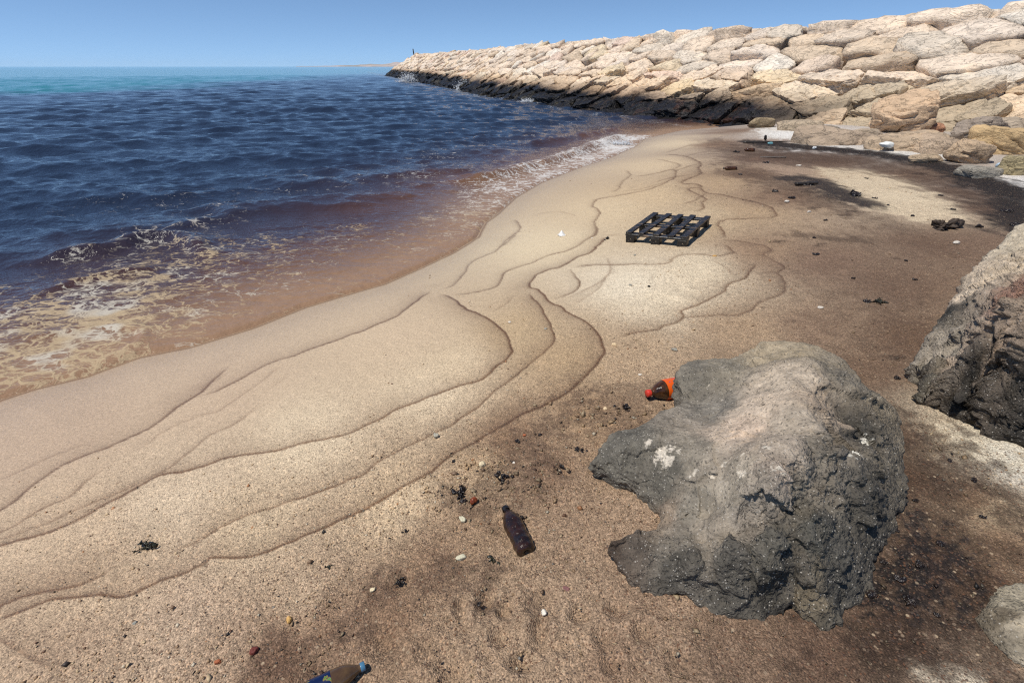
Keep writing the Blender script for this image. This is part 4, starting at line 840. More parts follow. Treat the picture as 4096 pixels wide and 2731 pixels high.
def HT(l): k = 4096 / 2352; return np.array([(x * k, y * k, h) for x, y, h in l])
OUT2 = HT([(2099,838,.10),(2132,790,.18),(2136,772,.22),(2164,730,.30),(2204,680,.36),(2219,655,.38),(2244,612,.42),(2300,560,.46),(2352,512,.5),(2460,470,.52),(2620,500,.5),(2760,640,.4),(2800,820,.3),(2760,960,.1),(2600,1050,.03),(2450,1030,.04),(2352,1003,.05),(2274,978,.05),(2204,945,.05),(2134,912,.05),(2124,905,.06),(2142,880,.10),(2126,856,.08)])
CRN2 = HT([(2160,800,.27),(2230,700,.42),(2300,620,.48),(2352,600,.52),(2300,720,.48),(2250,800,.37),(2352,760,.50),(2200,850,.24),(2300,850,.31),(2150,890,.09),(2250,905,.15),(2352,920,.17),(2500,700,.60),(2600,800,.5),(2500,900,.3),(2160,845,.20),(2140,858,.12),(2230,945,.07),(2352,970,.08),(2190,905,.11)])
k_ = 4096 / 2352
TON2 = [(x * k_, y * k_, h, c) for x, y, h, c in [(2300,560,0.41,(172,158,136)),(2330,640,0.49,(180,160,136)),(2220,680,0.39,(180,160,138)),(2250,750,0.44,(170,146,124)),(2180,760,0.32,(150,138,124)),(2330,740,0.53,(150,124,102)),(2140,785,0.12,(44,42,38)),(2140,850,0.09,(78,74,64)),(2120,900,0.04,(80,74,62)),(2200,840,0.22,(88,80,70)),(2280,830,0.31,(124,106,90)),(2250,900,0.17,(54,50,44)),(2340,900,0.22,(58,52,46)),(2200,930,0.06,(40,37,33)),(2340,980,0.06,(42,38,34)),(2500,750,0.53,(160,140,120)),(2352,700,0.51,(140,96,76))]]  # lower tones darkened: shade under the boulder's overhanging side is put into the colour
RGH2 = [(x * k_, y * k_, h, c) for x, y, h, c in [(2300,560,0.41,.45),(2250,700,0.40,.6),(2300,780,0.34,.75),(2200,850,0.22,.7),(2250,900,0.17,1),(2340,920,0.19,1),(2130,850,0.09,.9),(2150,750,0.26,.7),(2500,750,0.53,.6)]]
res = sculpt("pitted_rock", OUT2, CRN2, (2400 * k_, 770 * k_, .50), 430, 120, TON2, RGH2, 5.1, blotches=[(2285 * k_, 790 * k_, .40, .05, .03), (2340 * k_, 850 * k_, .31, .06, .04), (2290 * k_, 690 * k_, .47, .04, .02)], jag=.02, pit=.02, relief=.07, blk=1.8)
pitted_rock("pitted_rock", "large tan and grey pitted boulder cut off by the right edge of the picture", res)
OUT3 = HT([(2278,1420,.03),(2290,1370,.02),(2320,1345,.025),(2370,1350,.03),(2440,1400,.03),(2450,1500,.05),(2400,1530,.03),(2350,1500,.03),(2310,1470,.03)])
CRN3 = HT([(2330,1400,.055),(2380,1430,.07),(2340,1450,.05)])
TON3 = [(x * k_, y * k_, h, c) for x, y, h, c in [(2320,1380,.05,(140,130,110)),(2340,1440,.05,(150,138,118)),(2400,1400,.06,(146,136,116)),(2300,1430,.03,(96,84,66))]]
res = sculpt("pitted_rock", OUT3, CRN3, (2360 * k_, 1425 * k_, .06), 240, 70, TON3, [(2340 * k_, 1420 * k_, .12, .35), (2300 * k_, 1440 * k_, .05, .5)], 8.3, jag=.01, pit=.008, relief=.02, blk=.4)
pitted_rock("pitted_rock", "small grey rock at the right edge below the large boulder, in dark sand", res)

# ================================================================== THINGS ON THE BEACH
def simple_mat(name, col, rough=0.5, spec=0.5, var=0.3, scale=40, bump=0.0, trans=0.0, col2=None, metal=0.0):
    n = Nd(name); p = n.obj(); f = n.noise(p, scale, 4.0, 0.6).outputs["Fac"]
    c = n.mix(n.step(0.35, 0.68, f), col, col2 if col2 is not None else tuple(x * (1 + var) for x in col))
    n.bs(Base_Color=c, Roughness=rough, Specular_IOR_Level=spec, Transmission_Weight=trans, Metallic=metal)
    if bump: n.bs(Normal=n.bump(n.noise(p, scale * 1.7, 4.0, 0.6).outputs["Fac"], bump, 0.01))
    return n.m
def box(w, d, h, bev=0.006, jit=0.0, seed=0, seg=1):
    bm = bmesh.new(); bmesh.ops.create_cube(bm, size=1.0)
    for v_ in bm.verts: v_.co = Vector((v_.co.x * w, v_.co.y * d, v_.co.z * h))
    if bev: bmesh.ops.bevel(bm, geom=bm.edges[:], offset=bev, segments=seg, affect='EDGES', profile=0.6)
    if jit:
        r_ = random.Random(seed)
        for v_ in bm.verts: v_.co += Vector((r_.uniform(-jit, jit), r_.uniform(-jit, jit), r_.uniform(-jit, jit)))
    me = bpy.data.meshes.new("box"); bm.to_mesh(me); bm.free(); return me

# ------------------------------------------------------------------ oiled pallet
n = Nd("oiled_wood"); p = n.obj()
st = n.noise(n.vmul(p, (30, 2.2, 30)), 1.0, 4.0, 0.6).outputs["Fac"]; sm = n.noise(n.vmul(p, (1.2, 9.0, 1.0)), 1.0, 3.0, 0.6, 1.5).outputs["Fac"]; dr = n.noise(p, 60, 2.0, 0.5).outputs["Fac"]
c = n.mix(n.step(0.53, 0.63, sm), (0.010, 0.009, 0.009), (0.21, 0.135, 0.08)); c = n.mix(n.math('MULTIPLY', n.step(0.45, 0.7, st), 0.35), c, (0.02, 0.012, 0.009))
c = n.mix(n.math('MULTIPLY', n.step(0.66, 0.72, dr), 0.8), c, (0.30, 0.24, 0.17))
n.bs(Base_Color=c, Roughness=n.math('MULTIPLY_ADD', n.step(0.56, 0.66, sm), 0.3, 0.42), Normal=n.bump(st, 0.4, 0.01)); M_WOOD = n.m
pal = bpy.data.objects.new("pallet", None); COL.objects.link(pal)
c4 = hit(*Z(2400, 780, 4.276, [(485, 650), (1750, 745), (1848, 340), (760, 258)]).T, 0.115)
ctr = c4.mean(0); ex = (c4[1] - c4[0] + c4[2] - c4[3]) / 2; ey = (c4[3] - c4[0] + c4[2] - c4[1]) / 2
PWd, PLn = float(np.linalg.norm(ex)) * .87, float(np.linalg.norm(ey)) * .91; yaw = math.atan2(ex[1], ex[0])
def tn(x, y): return float(terrain(x, y, fine=False))
ux = ex / np.linalg.norm(ex); uy = np.array([-ux[1], ux[0]])
zs = [tn(*(ctr + ux * a * PWd / 2 + uy * b * PLn / 2)) for a, b in ((-1, -1), (1, -1), (1, 1), (-1, 1))]
zc = sum(zs) / 4; rolly = math.atan2((zs[0] + zs[3] - zs[1] - zs[2]) / 2, PWd); rollx = math.atan2((zs[2] + zs[3] - zs[0] - zs[1]) / 2, PLn)
pal.location = (ctr[0], ctr[1], zc - 0.02); pal.rotation_euler = Euler((rollx, rolly, yaw), 'XYZ')
skew = float((ey @ ux))
tag(pal, "black oil-soaked wooden pallet lying on the wet sand", "pallet")
bwid = 0.095 * PWd
for i in range(5):
    x = -PWd / 2 + bwid / 2 + i * (PWd - bwid) / 4
    b = add("deck_board", box(bwid, PLn, 0.022, .003, .0015, i), pal, (x, 0, 0.125), (0, 0, [0.012, -.02, .01, .025, -.015][i])); b.data.materials.append(M_WOOD)
for j in range(3):
    y = (-PLn / 2 + 0.05, 0.0, PLn / 2 - 0.05)[j]
    b = add("cross_board", box(PWd, 0.095, 0.022, .003, .0015, 9 + j), pal, (0, y, 0.102), (0, 0, (0.0, .01, -.008)[j])); b.data.materials.append(M_WOOD)
    for i in range(3):
        x = (-PWd / 2 + 0.055, 0.0, PWd / 2 - 0.055)[i]
        b = add("block", box(0.10, 0.095, 0.092, .004, .002, 20 + 3 * j + i), pal, (x, y, 0.0445)); b.data.materials.append(M_WOOD)
for i in range(3):
    x = (-PWd / 2 + 0.055, 0.0, PWd / 2 - 0.055)[i]
    b = add("runner", box(0.098, PLn, 0.02, .003, .0015, 40 + i), pal, (x, 0, -0.012)); b.data.materials.append(M_WOOD)

# ------------------------------------------------------------------ bottles
def lathe(prof, seg=28, squash=1.0, crumple=0.0, seed=0):
    prof = np.asarray(prof, float); t = np.linspace(0, 2 * math.pi, seg, endpoint=False)
    v = np.stack([prof[:, 0, None] * np.cos(t), prof[:, 0, None] * np.sin(t) * squash, np.repeat(prof[:, 1, None], seg, 1)], -1).reshape(-1, 3)
    if crumple: v[:, :2] *= (1 + crumple * fbm(v * 35 + seed, 2))[:, None]
    i = np.arange(len(prof) * seg).reshape(len(prof), seg); nx = np.roll(i, -1, 1)
    return v, np.stack([i[:-1], nx[:-1], nx[1:], i[1:]], -1).reshape(-1, 4)
def smooth_prof(pts, n=5): return catmull(pts, n)
def bottle(px, py, length, rad, aim, label, body_mat, cap_mat=None, label_mat=None, lift=0.55, label_span=(.35, .62), crumple=0.02, neck=0.34, tilt=0.0, group="plastic bottles washed up on the beach", ribs=0):
    x, y, z = ground(px, py); r = rad; L = length
    root = bpy.data.objects.new("bottle", None); COL.objects.link(root)
    prof = smooth_prof([(0.001, 0.01), (r * .55, 0.0), (r * .92, .012), (r, .035), (r, L * .2), (r * .97, L * .35), (r, L * .5), (r, L * .62), (r * .88, L * .72), (r * .6, L * .82), (r * neck, L * .89), (r * neck, L * .93), (r * neck, L * .94)])
    if ribs: prof[:, 0] *= 1 + 0.03 * np.sin(prof[:, 1] / L * 2 * math.pi * ribs) * (prof[:, 1] < L * .65)
    bv, bf = lathe(prof, 32, 1.0, crumple, 3)
    add("body", new_mesh("body", bv, bf, True, None, body_mat), root)
    if cap_mat:
        cr = r * neck * 1.18; cv_, cf = lathe([(cr, L * .925), (cr * 1.02, L * .93), (cr, L * .955), (cr, L * .992), (cr * .9, L), (0.0005, L)], 24)
        add("cap", new_mesh("cap", cv_, cf, True, None, cap_mat), root)
    if label_mat:
        a, b = label_span; lp = [(np.interp(q, prof[:, 1], prof[:, 0]) * 1.025, q) for q in np.linspace(L * a, L * b, 8)]
        lv, lf = lathe(lp, 32, 1.0, crumple * .6, 3); add("label_sleeve", new_mesh("label_sleeve", lv, lf, True, None, label_mat), root)
    # lay it down: local +Z becomes the aim direction on the ground
    dirv = Vector((aim[0], aim[1], tilt)).normalized(); root.rotation_mode = 'QUATERNION'; root.rotation_quaternion = dirv.to_track_quat('Z', 'X')
    root.location = Vector((x, y, z + r * lift)) - dirv * (L / 2)
    return tag(root, label, "bottle", group)
def aim_px(a, b):
    p = hit([a[0] * k_, b[0] * k_], [a[1] * k_, b[1] * k_]); d = p[1] - p[0]; return d / np.linalg.norm(d), float(np.linalg.norm(d))
M_DARKB = simple_mat("oil_filled_plastic", (0.010, 0.006, 0.005), 0.12, 0.6, 1.2, 30, 0.55, 0.0, (0.035, 0.012, 0.006))
M_AMBER = simple_mat("amber_oil_plastic", (0.12, 0.048, 0.015), 0.10, 0.6, .5, 22, 0.25, 0.25, (0.022, 0.009, 0.005))
M_MURK = simple_mat("murky_clear_plastic", (0.17, 0.10, 0.045), 0.12, 0.6, .4, 24, 0.15, 0.30, (0.10, 0.055, 0.03))
M_RED = simple_mat("red_plastic", (0.50, 0.035, 0.02), 0.3); M_BLUE = simple_mat("blue_plastic", (0.06, 0.17, 0.28), 0.3, .5, .25); M_BLACKP = simple_mat("black_plastic", (0.012, 0.010, 0.010), 0.25)
n = Nd("orange_print"); p = n.obj(); sp_ = n.n("SeparateXYZ"); n.set(sp_.inputs[0], p)
f = n.noise(n.vmul(p, (60, 60, 30)), 1.0, 2.0, .5).outputs["Fac"]; c = n.mix(n.step(0.635, 0.66, f), n.mix(n.noise(p, 14).outputs["Fac"], (0.80, 0.14, 0.01), (0.62, 0.07, 0.01)), (0.06, 0.05, 0.30))
n.bs(Base_Color=c, Roughness=0.3); M_ORANGE = n.m
n = Nd("blue_print"); p = n.obj(); f = n.noise(n.vmul(p, (26, 26, 34)), 1.0, 2.0, .5, .6); ff_ = f.outputs["Fac"]
c = n.mix(n.step(0.60, 0.63, ff_), (0.006, 0.014, 0.06), (0.22, 0.17, 0.04)); c = n.mix(n.step(0.64, 0.66, ff_), c, (0.06, 0.20, 0.05)); c = n.mix(n.step(0.36, 0.33, ff_), c, (0.45, 0.03, 0.03))
n.bs(Base_Color=c, Roughness=0.25); M_BLUEP = n.m
a_, L_ = aim_px((1209, 1268), (1160, 1172)); bottle(1184, 1222, L_ * 1.03, L_ * .165, a_, "black oil-filled plastic bottle lying left of the dark pitted rock", M_DARKB, M_BLACKP, None, .62, crumple=.05, ribs=7)
a_, L_ = aim_px((1590, 895), (1492, 918)); bottle(1538, 908, L_ * 1.12, L_ * .205, a_, "brown bottle with orange label and red cap wedged against the pitted rock", M_AMBER, M_RED, M_ORANGE, .80, (.34, .66), .03, .30)
a_, L_ = aim_px((705, 1600), (846, 1532)); bottle(770, 1570, L_ * 1.02, L_ * .165, a_, "murky bottle with blue cap and blue label at the bottom edge", M_MURK, M_BLUE, M_BLUEP, .72, (.12, .47), .02, .38)
bottle(1720, 347, .24, .042, (-.9, .35), "amber bottle on the crest of the beach ridge", M_AMBER, None, None, .8)
bottle(1676, 390, .24, .036, (-1, .1), "olive brown bottle on the seaward side of the beach ridge", M_AMBER, M_BLACKP, None, .7)

# ------------------------------------------------------------------ small finds: pebbles, shells, weed, tar, scraps
def lump_mesh(w, d, h, seed, sub=3, rough=.14, power=7):
    v, f = ellipsoid_rock(w, d, h, seed, sub, 9, power, rough); return v, f
PM = {}
def tint_mat(key, col, rough=.7, scale=90, bump=.3, var=.4):
    if key not in PM: PM[key] = simple_mat(key, tuple(alb(col)), rough, .4, var, scale, bump)
    return PM[key]
def pebble(px, py, w, d, h, yaw, seed, key, col, label, group="pebbles and shells on the sand", cat="pebble", name="pebble"):
    x, y, z = ground(px, py); v, f = lump_mesh(w, d, h, seed)
    o = add(name, new_mesh(name, v, f, True, None, tint_mat(key, col)), None, (x, y, z + h * .28), (0, 0, math.radians(yaw))); return tag(o, label, cat, group)
pebble(1410,793,.036,.030,.022,10,61,"cream_shell",(226,200,160),"round cream pebble at the tip of the dark swash line")
pebble(1548,804,.045,.030,.018,-10,62,"grey_pebble",(150,146,134),"flat grey stone right of the round cream pebble")
pebble(1063,1193,.028,.040,.018,20,63,"chalk_stone",(206,198,170),"pale oblong stone left of the oil-filled bottle")
pebble(1058,1280,.052,.024,.016,25,64,"chalk_stone",(206,198,170),"pale curved coral piece below the oil-filled bottle")
pebble(1107,1068,.040,.036,.030,0,65,"cream_coral",(222,204,168),"rough cream coral lump above the weed and shells")
pebble(1003,1003,.032,.026,.022,0,66,"grey_coral",(170,164,148),"grey coral lump on the outer swash line")
pebble(665,1424,.024,.026,.016,35,67,"yellow_stone",(206,162,96),"yellow pebble on the smooth sand near the bottom edge")
pebble(500,1518,.026,.014,.012,20,68,"orange_shell",(172,100,64),"orange oblong pebble near the bottom left")
pebble(583,1492,.030,.026,.02,60,69,"red_shell",(110,52,44),"dark red shell fragment near the bottom edge")
pebble(310,1368 * 1.0 + 60,.018,.014,.01,60,70,"slate_pebble",(150,148,138),"small slate-grey pebble in the bottom left sand")
pebble(1374,1041 - 104,.020,.016,.012,0,71,"slate_pebble",(150,148,138),"bluish grey pebble left of the orange-labelled bottle")
pebble(1390,928 + 12,.024,.020,.014,0,72,"cream_shell",(226,200,160),"cream pebble among black tar bits left of the orange-labelled bottle")
pebble(1250,1407,.022,.022,.018,0,73,"white_shell",(230,220,204),"round white shell beside a footprint in the bottom centre")
pebble(1300,1352,.026,.030,.008,30,74,"purple_shell",(128,88,84),"flat purple shell below the pitted rock")
pebble(1180,900 + 162,.014,.012,.010,0,75,"white_shell",(230,220,204),"tiny white shell in the debris near the weed")
pebble(857,757 + 598,.020,.018,.014,0,76,"cream_coral",(222,204,168),"small cream coral bit left of the weed clump")
pebble(1470,860,.030,.018,.014,12,77,"white_shell",(230,220,204),"white drop-shaped shell above the orange-labelled bottle")
pebble(1171,739,.032,.024,.016,0,78,"white_shell",(230,220,204),"white shell on the inner swash lobe")
pebble(1254,755,.030,.018,.012,20,79,"slate_pebble",(150,148,138),"grey shell on the dark second swash line")
pebble(1360,684 - 137,.030,.020,.014,0,80,"white_shell",(230,220,204),"small pale shell left of the pallet")
pebble(1205,540 + 462,.020,.016,.012,0,90,"orange_shell",(172,100,64),"small orange shell bit near the debris line")
pebble(1448,593 + 62,.034,.026,.018,0,81,"slate_pebble",(150,148,138),"grey pebble on the pale sand below the pallet")
pebble(1491,657,.028,.022,.018,0,82,"black_pebble",(40,36,34),"black pebble on the pale sand lobe below the pallet")
pebble(1458,585,.036,.024,.016,10,83,"slate_pebble",(150,148,138),"grey stone just left below the pallet")
pebble(1640,587,.05,.03,.016,5,84,"yellow_stone",(206,162,96),"yellowish stone right below the pallet")
pebble(1807,464,.075,.055,.04,0,85,"pale_stone",(204,196,184),"pale grey stone on the brown sand right of the pallet")
pebble(1858,487,.055,.04,.03,0,86,"pale_stone",(204,196,184),"smaller pale stone beside the brown ridge")
pebble(2197,557,.10,.055,.03,8,87,"pale_stone",(204,196,184),"pale flat stone below the curled black scrap")
pebble(1835,380,.14,.09,.02,0,88,"white_shell",(230,220,204),"white flat disc of shell in the hollow")
pebble(1885,708,.045,.03,.02,0,89,"pale_stone",(204,196,184),"pale shell piece in the middle of the brown sand")
# snail shell: a coiled, ribbed whorl
def snail(px, py, r, seed, col, label):
    x, y, z = ground(px, py); n_t, n_s = 90, 14; t = np.linspace(0, 2.6 * 2 * math.pi, n_t); rad = r * np.exp(-0.17 * (t.max() - t)) * .62
    cx = np.exp(-0.17 * (t.max() - t)) * r * .42; c_ = np.stack([cx * np.cos(t), cx * np.sin(t), r * .75 * (1 - np.exp(-0.17 * (t.max() - t)))], -1)
    s = np.linspace(0, 2 * math.pi, n_s, endpoint=False); er = np.stack([np.cos(t), np.sin(t), 0 * t], -1)
    v = c_[:, None] + rad[:, None, None] * (np.cos(s)[None, :, None] * er[:, None] + np.sin(s)[None, :, None] * np.array([0, 0, 1.0])) * (1 + .05 * np.cos(9 * s))[None, :, None]
    i = np.arange(n_t * n_s).reshape(n_t, n_s); nx = np.roll(i, -1, 1); f = np.stack([i[:-1], i[1:], nx[1:], nx[:-1]], -1).reshape(-1, 4)
    o = add("snail_shell", new_mesh("snail_shell", v.reshape(-1, 3), f, True, None, tint_mat("glossy_snail", col, .12, 60, .05, .9)), None, (x, y, z + r * .5), (math.radians(60), math.radians(15), math.radians(40)))
    tag(o, label, "shell", "pebbles and shells on the sand")
snail(1089,1152,.022,1,(112,54,30),"glossy brown snail shell beside black weed")
# weed and tar: crumpled ribbons and lumps
def clump(px, py, size, nrib, seed, mat, label, name="seaweed_clump", cat="seaweed", group="weed and tar washed up on the sand", flat=.45):
    x, y, z = ground(px, py); g = np.random.default_rng(seed); V, Fc, c0 = [], [], 0
    for k in range(max(4, nrib // 2)):
        m = 9; a = g.uniform(0, 6.28); p0 = g.normal(size=3) * np.array([.28, .22, .12]) * size; d = np.array([math.cos(a), math.sin(a), g.uniform(-.1, .35)]); path = [p0]
        for q in range(m): d = d + g.normal(size=3) * .55; d /= np.linalg.norm(d); path.append(path[-1] + d * size * g.uniform(.03, .075))
        path = np.array(path); path[:, 2] = np.abs(path[:, 2]) * flat + .002; wv = size * g.uniform(.09, .20)
        tng = np.gradient(path, axis=0); sd2 = np.cross(tng, g.normal(size=3)); sd2 /= np.linalg.norm(sd2, axis=1)[:, None] + 1e-9
        nm = np.cross(tng, sd2); nm /= np.linalg.norm(nm, axis=1)[:, None] + 1e-9; tk = wv * .22; wid = (np.sin(np.linspace(.25, 2.9, m + 1)) * wv)[:, None]
        ring = np.stack([path + sd2 * wid, path + nm * tk, path - sd2 * wid, path - nm * tk], 1); V.append(ring.reshape(-1, 3))
        i = np.arange((m + 1) * 4).reshape(m + 1, 4) + c0; nx = np.roll(i, -1, 1); Fc.append(np.stack([i[:-1], nx[:-1], nx[1:], i[1:]], -1).reshape(-1, 4)); c0 += (m + 1) * 4
    lv_, lf_ = ellipsoid_rock(size * .62, size * .42, size * .30, seed, 4, 10, 4, .75); V.append(lv_ + np.array([0, 0, size * .05])); v = np.concatenate(V); v[:, 2] = np.maximum(v[:, 2], -.004)
    Fc = [np.concatenate(Fc)]; Fc = [np.concatenate([Fc[0][:, [0, 1, 2]], Fc[0][:, [0, 2, 3]], lf_ + c0])]
    o = add(name, new_mesh(name, v, np.concatenate(Fc), True, None, mat), None, (x, y, z), (0, 0, g.uniform(0, 6.28))); return tag(o, label, cat, group)
M_WEED = simple_mat("wet_weed", (0.035, 0.034, 0.016), .18, .6, .9, 60, .2, 0, (0.012, 0.009, 0.006)); M_TAR = simple_mat("tar", (0.009, 0.007, 0.007), .22, .6, .8, 70, .5, 0, (0.03, 0.018, 0.012))
clump(343,1254,.075,16,101,M_WEED,"shiny olive seaweed clump alone on the smooth pale sand",flat=.7)
clump(1060,1137,.085,22,102,M_TAR,"black tarry weed beside the brown snail shell","tar_clump","tar")
clump(1160,1095,.075,16,103,M_TAR,"black weed strands above the oil-filled bottle","tar_clump","tar")
clump(1130,1285,.055,12,104,M_WEED,"olive black weed knot just below the oil-filled bottle")
clump(915,1338,.045,12,105,M_TAR,"small tar knot left of the footprints near the bottom","tar_clump","tar")
clump(1200,1190,.045,7,106,M_TAR,"black forked strand touching the oil-filled bottle","tar_clump","tar")
clump(1325,1035,.05,12,107,M_TAR,"black tar knot left of the pitted rock's pointed tip","tar_clump","tar")
clump(1440,940,.06,10,108,M_TAR,"shiny black tar strip left of the orange-labelled bottle","tar_clump","tar")
clump(1487,915,.05,8,109,M_TAR,"black scrap touching the red bottle cap","tar_clump","tar")
clump(1395,548,.09,7,110,M_TAR,"dark twiggy weed left of the pallet","tar_clump","tar")
clump(932,1216,.03,8,111,M_TAR,"tiny tar knot left of the brown snail shell","tar_clump","tar")
clump(755,1300,.026,5,112,M_WEED,"little olive weed leaf on the sand in the lower left centre")
clump(2165,522,.42,10,113,simple_mat("dark_bark",(0.05,0.036,0.027),.6,.3,.6,30,.4),"curled black bark scrap on the brown sand right of centre","bark_scrap","bark",flat=.35)
clump(2020,735 - 40,.10,14,114,M_WEED,"dark weed patch in the middle of the brown sand")
k = 0
TARSPOTS = [(1896,507,.08),(1877,584,.09),(1870,546,.10),(1990,694,.10),(1850,425,.18),(1962,447,.22),(1990,410,.12),(2010,455,.10),(2040,470,.07),(2095,495,.07),(1925,340+70,.13),(2160,450,.10),(2190,480,.09),(2250,520,.12),(2310,485,.2),(2335,520,.25),(1820,455,.14),(1780,440,.13),(1700,400,.12),(1690,350,.15),(1760,375,.2),(2030,560,.08),(2080,600,.08),(1960,640,.07),(2100,640,.07),(1900,830,.05),(2060,870,.05),(2030,1290,.05),(2065,1330,.06),(2110,1300,.05),(2000,1365,.05),(2090,1380,.045),(2130,1340,.05),(2160,1250,.05),(2180,1060,.05),(2235,1105,.06),(2290,1080,.05),(2220,1430,.05),(2150,1410,.04),(1940,1400,.04),(2050,1215,.05),(2100,1150,.04),(1240,1000,.035),(1410,905+30,.03),(1100,1385,.03),(1290,1070,.035),(1190,1015,.03),(640,900 + 470,.012),(2255,1190,.045),(2060,1440,.035)]
LOC = [(1640,2000,330,480,"on the beach ridge and the edge of the hollow"),(1900,2352,380,530,"in the pale hollow below the breakwater"),(1800,2352,500,900,"on the brown sand beyond the pitted rock"),(1920,2352,1000,1568,"on the dark sand right of the pitted rock"),(0,1500,0,1568,"in the debris left of the pitted rock")]
USEDL = {}
LANDMARKS = [("the curled bark scrap", 2165, 522), ("the amber bottle", 1720, 347), ("the olive brown bottle", 1676, 390), ("the short black wood piece", 1870, 428), ("the pale grey stone", 1807, 464), ("the dark weed patch", 2020, 695), ("the white shell disc", 1835, 380),
 ("the flat grey-green stone", 2268, 405), ("the large pitted boulder", 2230, 900), ("the small grey rock at the right edge", 2330, 1420), ("the big pitted rock", 1880, 1150), ("the oil-filled bottle", 1184, 1222), ("the orange-labelled bottle", 1536, 907), ("the brown snail shell", 1089, 1152), ("the pale flat stone", 2197, 557), ("the pale shell piece", 1885, 708), ("the round white shell", 1250, 1407), ("the seaweed clump", 343, 1254)]
for (px, py, sz) in TARSPOTS:
    k += 1;
    where = next((q[4] for q in LOC if q[0] <= px <= q[1] and q[2] <= py <= q[3]), "on the brown sand")
    big = "large flat" if sz >= .15 else ("small" if sz < .05 else "flat"); bes, bd = "", 1e9
    for nm, nx_, ny_ in LANDMARKS:
        dd_ = math.hypot(px - nx_, (py - ny_) * 1.6)
        if dd_ < bd: bd, bes = dd_, nm + " " + ("left of" if px < nx_ - abs(py - ny_) else "right of" if px > nx_ + abs(py - ny_) else "behind" if py < ny_ else "in front of")
    nm_, rel = bes.rsplit(" ", 2)[0], " ".join(bes.split(" ")[-2:]) if bes.endswith(" of") else bes.split(" ")[-1]
    if bes.endswith("in front of"): nm_, rel = bes[:-12], "in front of"
    elif bes.endswith("behind"): nm_, rel = bes[:-7], "behind"
    lab = big + " black tar lump " + rel + " " + nm_
    if lab in USEDL: lab = big + (" farther" if py < USEDL[lab] else " nearer") + " black tar lump " + rel + " " + nm_
    if lab in USEDL: continue
    USEDL[lab] = py
    x, y, z = ground(px, py); w_ = sz * random.uniform(.7, 1.2)
    v, f = lump_mesh(w_, w_ * random.uniform(.5, .9), w_ * random.uniform(.10, .2), 300 + k, 4, 1.1, 4)
    o = add("tar_lump", new_mesh("tar_lump", v, f, True, None, M_TAR), None, (x, y, z + .004), (0, 0, random.uniform(0, 6)))
    tag(o, lab, "tar", "black tar lumps " + where)
# driftwood, foam block, scraps by the oil pool
M_LOG = simple_mat("wet_driftwood", (0.020, 0.015, 0.011), .4, .4, 1.0, 20, .5)
def log(px, py, aim, L, r, label, seed, mat=None, name="driftwood_log"):
    x, y, z = ground(px, py); m = 14; t = np.linspace(0, 1, m); g = np.random.default_rng(seed)
    prof = np.stack([r * (1 - .35 * t) * (1 + .12 * g.normal(size=m)), t * L], -1); prof = np.concatenate([[[.0005, 0]], prof, [[.0005, L]]])
    v, f = lathe(prof, 12, .6, .25, seed); o = add(name, new_mesh(name, v, f, True, None, mat or M_LOG), None); dirv = Vector((aim[0], aim[1], .03)).normalized()
    o.rotation_mode = 'QUATERNION'; o.rotation_quaternion = dirv.to_track_quat('Z', 'Y'); o.location = Vector((x, y, z + r * .6)) - dirv * L / 2
    return tag(o, label, "driftwood", "driftwood by the oil pool")
log(1745,279,(1,-.15),.85,.085,"black driftwood log where the beach meets the breakwater",5)
log(1735,289,(1,-.05),.5,.04,"thin reddish stick under the black driftwood log",6,simple_mat("red_wood",(.10,.045,.025),.6))
log(1760,327,(1,-.12),1.1,.03,"thin black plank along the edge of the oil pool",7)
log(1851,425,(1,.1),.34,.045,"short black wood piece on the hollow's near edge",8)
log(1775,362,(1,-.2),.5,.025,"flat grey stick below the amber bottle",9,simple_mat("grey_wood",(.09,.075,.065),.7))
def scrap(px, py, w, d, h, yaw, seed, col, label, name, cat, rough=.5, lift=.4):
    x, y, z = ground(px, py); v, f = lump_mesh(w, d, h, seed, 3, .10, 10)
    o = add(name, new_mesh(name, v, f, True, None, simple_mat(name + "_%d" % seed, tuple(alb(col)), rough, .4, .12, 20, .15)), None, (x, y, z + h * lift), (0, 0, math.radians(yaw))); return tag(o, label, cat, "litter below the breakwater")
scrap(2034,347,.34,.20,.13,4,201,(244,244,236),"white foam block on the tan rock shelf","foam_block","foam block",lift=1.0)
scrap(1870,342,.10,.08,.06,0,202,(240,240,236),"small white plastic scrap at the edge of the oil pool","plastic_scrap","plastic")
scrap(1768,331,.16,.06,.06,0,203,(120,170,176),"pale teal plastic piece on the edge of the oil pool","plastic_scrap","plastic",.3)
scrap(1757,322,.08,.08,.16,0,204,(36,32,30),"black can standing upright at the left end of the oil pool","can","can",.4,.45)
scrap(2292,385,.16,.10,.10,20,205,(176,196,210),"pale blue plastic bag scrap by the flat grey-green stone","plastic_scrap","plastic",.2)
scrap(2195,352,.14,.10,.08,0,206,(140,180,210),"light blue plastic scrap between tan rocks","plastic_scrap","plastic",.2)
scrap(2166,322,.22,.12,.10,0,207,(186,196,200),"clear crumpled plastic right of the big pinkish block","plastic_scrap","plastic",.15)
scrap(2152,372,.09,.04,.03,0,208,(200,120,60),"small orange plastic bit in front of the tan rocks","plastic_scrap","plastic",.3)
